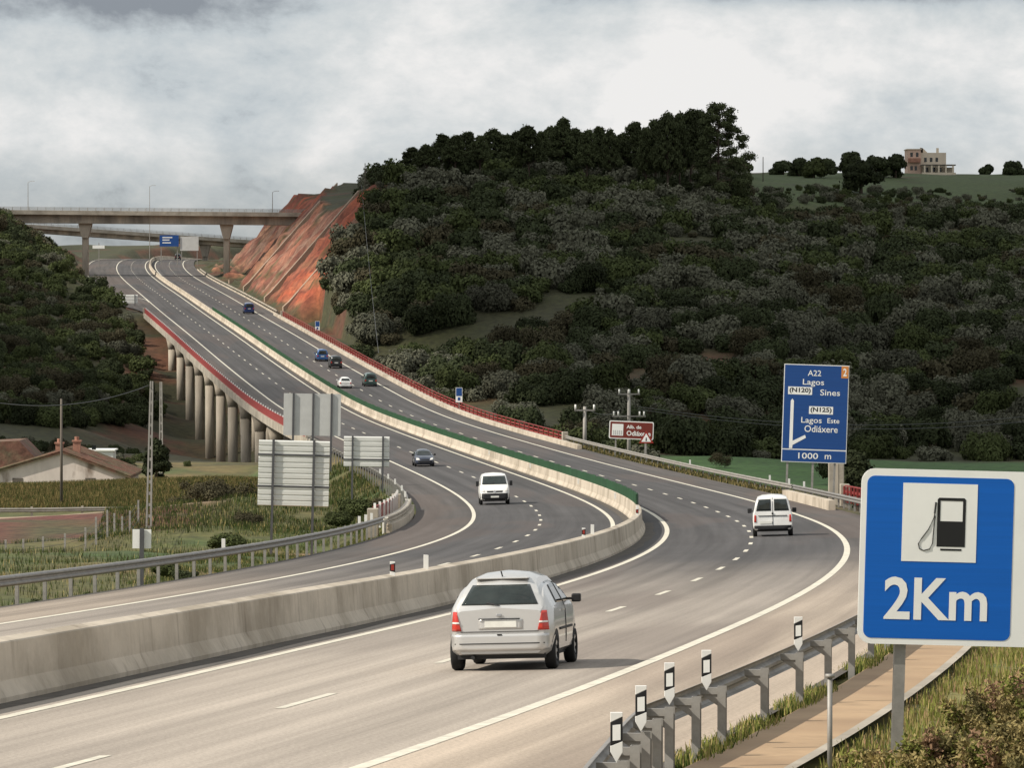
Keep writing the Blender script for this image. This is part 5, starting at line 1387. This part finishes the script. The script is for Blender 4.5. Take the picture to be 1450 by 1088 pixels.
# ------------------------------------------------------------ vehicles
def smooth(a, k=3):
    a = np.asarray(a, float); return np.convolve(np.pad(a, k//2, 'edge'), np.ones(k)/k, 'valid')
SP = {
 'mpv': dict(L=3.60, W=1.72, H=1.58, zb=.24, belt=1.03, roofw=.56, xs=[0,.04,.10,.20,.34,.5,.75,1.2,2.0,2.35,2.75,3.05,3.35,3.52,3.6], zt=[.98,1.03,1.08,1.25,1.41,1.49,1.55,1.58,1.56,1.46,1.16,1.00,.86,.70,.55], wx=[0,.12,.35,3.1,3.45,3.6], ww=[.83,.93,1,1,.92,.76], wheels=(.56,2.98), wr=.295),
 'van': dict(L=4.05, W=1.70, H=1.76, zb=.26, belt=1.02, roofw=.66, xs=[0,.03,.07,.16,.3,1.8,2.3,2.62,3.05,3.3,3.75,3.95,4.05], zt=[1.45,1.60,1.68,1.72,1.75,1.78,1.74,1.62,1.18,1.04,.88,.72,.55], wx=[0,.08,.2,3.6,3.9,4.05], ww=[.94,.98,1,1,.92,.78], wheels=(.62,3.32), wr=.30),
 'bigvan': dict(L=4.80, W=1.90, H=1.98, zb=.28, belt=1.22, roofw=.78, xs=[0,.04,.15,.4,3.0,3.5,3.75,4.2,4.45,4.66,4.76,4.8], zt=[1.8,1.9,1.95,1.98,2.02,1.97,1.88,1.42,1.22,1.02,.86,.68], wx=[0,.1,.3,4.3,4.65,4.8], ww=[.95,.99,1,1,.93,.83], wheels=(.85,3.95), wr=.33),
 'hatch': dict(L=3.95, W=1.68, H=1.44, zb=.22, belt=.92, roofw=.56, xs=[0,.04,.12,.5,.8,1.4,2.0,2.3,2.85,3.2,3.7,3.88,3.95], zt=[.82,.90,.95,1.32,1.40,1.45,1.42,1.35,1.00,.90,.76,.62,.48], wx=[0,.12,.35,3.5,3.8,3.95], ww=[.84,.93,1,1,.9,.74], wheels=(.65,3.15), wr=.29),
 'pickup': dict(L=4.2, W=1.72, H=1.80, zb=.32, belt=1.10, roofw=.66, xs=[0,.03,.08,.2,.4,1.8,2.4,2.6,2.95,3.2,4.0,4.15,4.2], zt=[1.5,1.62,1.72,1.78,1.80,1.82,1.78,1.68,1.22,1.12,1.02,.9,.7], wx=[0,.1,.3,3.8,4.05,4.2], ww=[.92,.98,1,1,.95,.86], wheels=(.75,3.35), wr=.36)}
def vehicle(name, label, cat, spec, s, o, away, paint, front=None, rear=None, detail=1, group=None):
    q = SP[spec]; L, W, H = q['L'], q['W'], q['H']
    x = np.concatenate([np.linspace(0, .4, 14), np.linspace(.45, L-.45, 42), np.linspace(L-.4, L, 14)]); zt = smooth(np.interp(x, q['xs'], q['zt']), 3)
    w = W/2*smooth(np.interp(x, q['wx'], q['ww']), 3); zb = q['zb']+.05*np.clip((x-(L-.35))/.35, 0, 1)+.04*np.clip((.25-x)/.25, 0, 1)
    belt = q['belt']; V = []
    for i in range(len(x)):
        tt = np.clip((zt[i]-belt)/(H-belt), 0, 1); ww = w[i]; wt = ww*.93*(1-tt)+min(q['roofw'], ww*.93)*tt
        zs = min(belt, zt[i]-.09); zm = (zb[i]+zs)/2
        tz = min(.17, (zt[i]-zs)*.38); half = [(0, zb[i]), (ww*.86, zb[i]), (ww*.965, zb[i]+.07), (ww*.995, zb[i]+.18), (ww, zm), (ww*.985, zs-.06), (ww*.955, zs), (ww*.955*(1-.35)+wt*.35, zs+(zt[i]-.05-zs)*.35), (ww*.955*(1-.7)+wt*.7, zs+(zt[i]-.05-zs)*.70), (wt, zt[i]-tz), (wt*.93, zt[i]-tz*.42), (wt*.62, zt[i]), (0, zt[i]+.035)]
        V += [(x[i], -a, b) for a, b in half]+[(x[i], a, b) for a, b in half[-2:0:-1]]
    m = 24; n = len(x)
    Fq = [(i*m+k, (i+1)*m+k, (i+1)*m+(k+1) % m, i*m+(k+1) % m) for i in range(n-1) for k in range(m)]
    caps = [tuple(range(m)), tuple((n-1)*m+k for k in range(m))[::-1]]
    p = rp(s, o); th = heading(s)+(0 if away else math.pi)
    # road tilt under the car
    fwd = Vector((math.cos(th), math.sin(th), 0)); p2 = rp(s+(1 if away else -1), o); up_slope = (p2.z-p.z); rt = rp(s, o+.5*(1 if away else -1)).z-rp(s, o-.5*(1 if away else -1)).z
    root = empty(name, p, 0, label, cat, group)
    root.rotation_euler = (-0.0, 0, th); Rm = Matrix.Rotation(th, 4, 'Z')@Matrix.Rotation(-math.atan(up_slope), 4, 'Y')@Matrix.Rotation(-math.atan(rt), 4, 'X'); root.rotation_euler = Rm.to_euler()
    c0 = -L/2
    def sh(mb): mb.v = [(a+c0, b, c) for a, b, c in mb.v]; return mb
    body = sh(MB().add(V, Fq+caps)).build('body', paint, root)
    me = body.data
    import bmesh
    bm = bmesh.new(); bm.from_mesh(me); bmesh.ops.triangulate(bm, faces=[f for f in bm.faces if len(f.verts) > 4]); bm.to_mesh(me); bm.free()
    me.polygons.foreach_set('use_smooth', [True]*len(me.polygons))
    if hasattr(me, 'set_sharp_from_angle'): me.set_sharp_from_angle(angle=R(38))
    bvh = BVHTree.FromPolygons([v.co.copy() for v in me.vertices], [tuple(f.vertices) for f in me.polygons])
    def decal(nm, pts4, face, mt, off=.006, nu=10, nv=6, parent=None):
        """a thin panel lying on the body; pts4 corners in (side, z): face R/F use (y,z), S+/S- use (x,z)"""
        P4 = [Vector((a, b)) for a, b in pts4]; G_ = []; 
        for j in range(nv+1):
            for i in range(nu+1):
                a = P4[0].lerp(P4[1], i/nu); b = P4[3].lerp(P4[2], i/nu); c = a.lerp(b, j/nv)
                if face == 'R': o_, d_ = Vector((-6, c.x, c.y)), Vector((1, 0, 0))
                elif face == 'F': o_, d_ = Vector((6, c.x, c.y)), Vector((-1, 0, 0))
                elif face == 'L': o_, d_ = Vector((c.x+c0, 4, c.y)), Vector((0, -1, 0))
                else: o_, d_ = Vector((c.x+c0, -4, c.y)), Vector((0, 1, 0))
                h = bvh.ray_cast(o_, d_)
                if h[0] is None: G_.append(None); continue
                G_.append(tuple(h[0]-d_*off))
        Fs = []; Vv = [g if g else (0, 0, 0) for g in G_]
        for j in range(nv):
            for i in range(nu):
                q_ = (j*(nu+1)+i, j*(nu+1)+i+1, (j+1)*(nu+1)+i+1, (j+1)*(nu+1)+i)
                if all(G_[t] for t in q_): Fs.append(q_)
        if not Fs: return None
        ob = MB().add(Vv, Fs).build(nm, mt, parent or root, True)
        sd = ob.modifiers.new('thick', 'SOLIDIFY'); sd.thickness = .012; sd.offset = 0
        return ob
    # wheels
    for wx_ in q['wheels']:
        for sgn in (-1, 1):
            wr = q['wr']; yy = sgn*(W/2-.085)
            wo = empty('wheel'); wo.parent = root; wo.location = (wx_+c0, yy, wr)
            T = []
            for rr, yo in ((wr*.62, -.09), (wr*.93, -.09), (wr, -.06), (wr, .06), (wr*.93, .09), (wr*.62, .09)): T.append((rr, yo))
            nn = 24; Vw = [(a*math.cos(2*math.pi*k/nn), b, a*math.sin(2*math.pi*k/nn)) for a, b in T for k in range(nn)]
            Fw = [(i*nn+k, i*nn+(k+1) % nn, ((i+1) % 6)*nn+(k+1) % nn, ((i+1) % 6)*nn+k) for i in range(6) for k in range(nn)]
            MB().add(Vw, Fw).build('tyre', M['tyre'], wo, True)
            mb = MB(); mb.tube([(0, -.07, 0), (0, .07, 0)], wr*.2, 12)
            for k in range(7):
                a = 2*math.pi*k/7; ca, sa = math.cos(a), math.sin(a)
                mb.add([(ca*wr*.1-sa*.03, sgn*.055, sa*wr*.1+ca*.03), (ca*wr*.1+sa*.03, sgn*.055, sa*wr*.1-ca*.03), (ca*wr*.63+sa*.025, sgn*.075, sa*wr*.63-ca*.025), (ca*wr*.63-sa*.025, sgn*.075, sa*wr*.63+ca*.025)], [(0, 1, 2, 3)])
            mb.build('rim', M['rim'], wo)
            # dark arch over the wheel
            f_ = 'L' if sgn > 0 else 'S'
            A = []; arc = MB(); n2 = 14; Vv = []
            for k in range(n2+1):
                a = math.pi*k/n2
                for rad in (wr*.25, wr*1.22):
                    h = bvh.ray_cast(Vector((wx_+c0+rad*math.cos(a), sgn*4, max(wr+rad*math.sin(a), q['zb']+.02))), Vector((0, -sgn, 0)))
                    Vv.append(tuple(h[0]+Vector((0, sgn*.004, 0))) if h[0] else (wx_+c0, sgn*W/2*.9, wr))
            arc.add(Vv, [(2*k, 2*k+1, 2*k+3, 2*k+2) for k in range(n2)]).build('wheel_arch', M['trim'], root)
    MB().box(c0+.15, -c0-.15, -W*.42, W*.42, q['zb']-.05, q['zb']+.1).build('underbody', M['trim'], root)
    return root, decal, c0, L, W, H, q, bvh
def mirrors(root, c0, x, W, z, mt, sz=.10, out=.10):
    for sgn in (-1, 1):
        mb = MB().box(x+c0-.07, x+c0+.07, min(sgn*(W/2-.06), sgn*(W/2+out+.12)), max(sgn*(W/2-.06), sgn*(W/2+out+.12)), z-sz*.25, z-sz*.1)
        mb.box(x+c0-.09, x+c0+.06, min(sgn*(W/2+.03), sgn*(W/2+out+.14)), max(sgn*(W/2+.03), sgn*(W/2+out+.14)), z-sz, z+sz)
        mb.build('mirror', mt, root, bevel=.022)
def plate_at(root, face, L, y, z, w=.52, h=.11, off=.02):
    x0 = -L/2-off if face == 'R' else L/2+off-.01
    return MB().box(x0, x0+.01, y-w/2, y+w/2, z-h/2, z+h/2).build('number_plate', M['plate'], root)

# silver compact car
root, dec, c0, L, W, H, q, bvh = vehicle('hatchback_car', 'silver compact hatchback driving away in the near lane, largest vehicle', 'car', 'mpv', 56.3, 6.74, True, M['paint_silver'])
dec('rear_window', [(-.63, 1.075), (.63, 1.075), (.47, 1.39), (-.47, 1.39)], 'R', M['carglass'], nu=14, nv=8)
for sg in (-1, 1):
    t = dec('tail_lamp', [(sg*.80, .655), (sg*.625, .655), (sg*.70, .97), (sg*.77, .97)], 'R', M['lampred'], .012)
    dec('lamp_band', [(sg*.785, .775), (sg*.65, .775), (sg*.66, .805), (sg*.785, .805)], 'R', M['lampwhite'], .022, parent=t)
    dec('side_window', [(1.0, 1.07), (1.76, 1.06), (1.75, 1.42), (1.12, 1.40)], 'L' if sg > 0 else 'S', M['carglass'])
    dec('side_window', [(1.80, 1.06), (2.62, 1.06), (2.30, 1.38), (1.79, 1.42)], 'L' if sg > 0 else 'S', M['carglass'])
    dec('door_strip', [(.95, .62), (2.6, .62), (2.6, .66), (.95, .66)], 'L' if sg > 0 else 'S', M['trim'])
    dec('door_seam', [(1.79, .40), (1.80, .40), (1.80, 1.05), (1.79, 1.05)], 'L' if sg > 0 else 'S', M['trim'])
    dec('door_handle', [(1.35, .93), (1.52, .93), (1.52, .955), (1.35, .955)], 'L' if sg > 0 else 'S', M['paint_silver'], .03)
dec('tailgate_seam', [(-.64, .635), (.64, .635), (.64, .645), (-.64, .645)], 'R', M['trim'], .004)
dec('bumper', [(-.80, .33), (.80, .33), (.80, .60), (-.80, .60)], 'R', M['paint_silver'], .045, nu=16)
dec('bumper_line', [(-.74, .44), (.74, .44), (.74, .455), (-.74, .455)], 'R', M['trim'], .055, nu=14)
dec('plate_recess', [(-.38, .68), (.34, .68), (.34, .84), (-.38, .84)], 'R', M['paint_silver'], .004)
dec('handle_bar', [(-.34, .835), (.34, .835), (.34, .855), (-.34, .855)], 'R', M['trim'], .03)
dec('emblem', [(-.04, .885), (.04, .885), (.04, .925), (-.04, .925)], 'R', M['rim'], .02)
dec('badge', [(-.05, .575), (.03, .575), (.04, .60), (-.04, .60)], 'R', M['trim'], .05)
dec('wiper', [(-.02, 1.06), (.02, 1.06), (.22, 1.10), (.20, 1.12)], 'R', M['trim'], .03)
MB().box(c0+.36, c0+.62, -.44, .44, 1.485, 1.51).build('spoiler', M['paint_silver'], root, bevel=.012)
MB().tube([(c0+.50, 0, 1.53), (c0+.36, 0, 1.61)], .012, 6).build('aerial', M['trim'], root)
dec('windscreen', [(-.60, 1.08), (.60, 1.08), (.48, 1.45), (-.48, 1.45)], 'F', M['carglass'])
plate_at(root, 'R', L, -.02, .765, off=.022); mirrors(root, c0, 2.45, W, 1.10, M['black'], .07, .04)
MB().tube([(c0-.02, .45, .22), (c0+.3, .45, .22)], .035, 8).build('exhaust', M['trim'], root)

# white panel van, rear view
root, dec, c0, L, W, H, q, bvh = vehicle('panel_van', 'small white van with two rear door windows driving away into the right bend', 'van', 'van', 188.6, 6.1, True, M['paint_white'])
for sg in (-1, 1):
    dec('door_window', [(sg*.07, 1.10), (sg*.70, 1.10), (sg*.60, 1.59), (sg*.07, 1.60)], 'R', M['carglass'], nu=8)
    dec('tail_lamp', [(sg*.80, .62), (sg*.70, .62), (sg*.715, .92), (sg*.79, .92)], 'R', M['lampred'], .012)
    dec('side_window', [(2.05, 1.10), (2.95, 1.10), (2.70, 1.48), (2.06, 1.55)], 'L' if sg > 0 else 'S', M['carglass'])
dec('trim_strip', [(-.62, .87), (.62, .87), (.62, .90), (-.62, .90)], 'R', M['trim'], .02)
dec('handle', [(-.04, .94), (.04, .94), (.04, 1.02), (-.04, 1.02)], 'R', M['trim'], .03)
dec('door_seam', [(-.008, .48), (.008, .48), (.008, 1.66), (-.008, 1.66)], 'R', M['trim'], .008, nu=1)
dec('bumper', [(-.80, .27), (.80, .27), (.80, .47), (-.80, .47)], 'R', M['trim'], .07)
plate_at(root, 'R', L, .30, .60, off=.02); mirrors(root, c0, 2.75, W, 1.08, M['black'], .10, .07)
dec('windscreen', [(-.62, 1.15), (.62, 1.15), (.52, 1.58), (-.52, 1.58)], 'F', M['carglass'])

# white van facing the camera
root, dec, c0, L, W, H, q, bvh = vehicle('delivery_van', 'white van with black bumper coming towards the camera on the left carriageway', 'van', 'bigvan', 293.5, -7.1, False, M['paint_white'])
dec('windscreen', [(-.80, 1.30), (.80, 1.30), (.70, 1.84), (-.70, 1.84)], 'F', M['carglass'], nu=12)
dec('bumper', [(-.92, .32), (.92, .32), (.92, .74), (-.92, .74)], 'F', M['trim'], .05, nu=14)
for sg in (-1, 1):
    dec('headlight', [(sg*.62, .84), (sg*.88, .86), (sg*.86, 1.12), (sg*.72, 1.06)], 'F', M['lampwhite'], .01)
    dec('grille', [(sg*.08, .80), (sg*.48, .80), (sg*.52, .90), (sg*.08, .90)], 'F', M['trim'], .012)
    dec('side_window', [(3.1, 1.25), (3.9, 1.25), (3.6, 1.75), (3.1, 1.80)], 'L' if sg > 0 else 'S', M['carglass'])
dec('emblem', [(-.05, .80), (.05, .80), (.05, .93), (-.05, .93)], 'F', M['rim'], .03)
dec('wiper', [(-.6, 1.31), (-.55, 1.31), (.02, 1.40), (0, 1.42)], 'F', M['trim'], .02)
plate_at(root, 'F', L, 0, .52, off=.06); mirrors(root, c0, 3.95, W, 1.36, M['black'], .16, .08)

def small_car(label, spec, s, o, away, paint, nm='car', cat='car'):
    root, dec, c0, L, W, H, q, bvh = vehicle(nm, label, cat, spec, s, o, away, paint)
    b = q['belt']; hw = W/2
    dec('rear_window', [(-hw*.72, b+.05), (hw*.72, b+.05), (hw*.58, H-.14), (-hw*.58, H-.14)], 'R', M['carglass'])
    dec('windscreen', [(-hw*.78, b+.05), (hw*.78, b+.05), (hw*.60, H-.10), (-hw*.60, H-.10)], 'F', M['carglass'])
    for sg in (-1, 1):
        f_ = 'L' if sg > 0 else 'S'
        dec('side_window', [(L*.20, b+.05), (L*.44, b+.04), (L*.44, H-.13), (L*.26, H-.15)], f_, M['carglass']); dec('side_window', [(L*.46, b+.04), (L*.70, b+.04), (L*.60, H-.15), (L*.46, H-.13)], f_, M['carglass'])
        dec('tail_lamp', [(sg*hw*.92, b-.32), (sg*hw*.70, b-.32), (sg*hw*.74, b-.10), (sg*hw*.90, b-.10)], 'R', M['lampred'], .012)
        dec('headlight', [(sg*hw*.86, b-.33), (sg*hw*.50, b-.36), (sg*hw*.58, b-.20), (sg*hw*.84, b-.15)], 'F', M['lampwhite'], .012)
    z0 = q['zb']+.12; dec('bumper', [(-hw*.8, z0), (hw*.8, z0), (hw*.8, z0+.18), (-hw*.8, z0+.18)], 'R', paint, .04); dec('bumper', [(-hw*.7, z0), (hw*.7, z0), (hw*.7, z0+.16), (-hw*.7, z0+.16)], 'F', M['trim'], .03)
    dec('grille', [(-hw*.42, b-.36), (hw*.42, b-.36), (hw*.42, b-.28), (-hw*.42, b-.28)], 'F', M['trim'], .01)
    plate_at(root, 'R', L, 0, b-.26, off=.02); plate_at(root, 'F', L, 0, .42, off=.035); mirrors(root, c0, L*.66, W, b+.08, M['black'] if paint is M['paint_dark'] else paint, .08, .05)
    return root
small_car('dark blue hatchback coming towards the camera behind the white van', 'hatch', 401, -6.85, False, M['paint_dark'], 'hatchback_car')
small_car('white hatchback in the left lane next to the green screen, on the viaduct', 'hatch', 626, 3.4, True, M['paint_white'], 'hatchback_car')
small_car('grey-green hatchback in the right lane beside the white one on the viaduct', 'van', 632, 7.2, True, M['paint_green'], 'estate_car')
small_car('black off-road car on the viaduct close behind the blue car', 'pickup', 684, 6.7, True, M['paint_black'], 'offroad_car')
small_car('light blue car on the viaduct just ahead of the black off-road car', 'van', 706, 6.4, True, M['paint_blue'], 'estate_car')
small_car('navy blue van alone beyond the viaduct below the red cutting', 'bigvan', 892, 7.2, True, M['paint_navy'], 'passenger_van', 'van')
small_car('tiny dark car on the crest under the overpasses', 'pickup', 1430, 6.2, True, M['paint_black'], 'offroad_car')
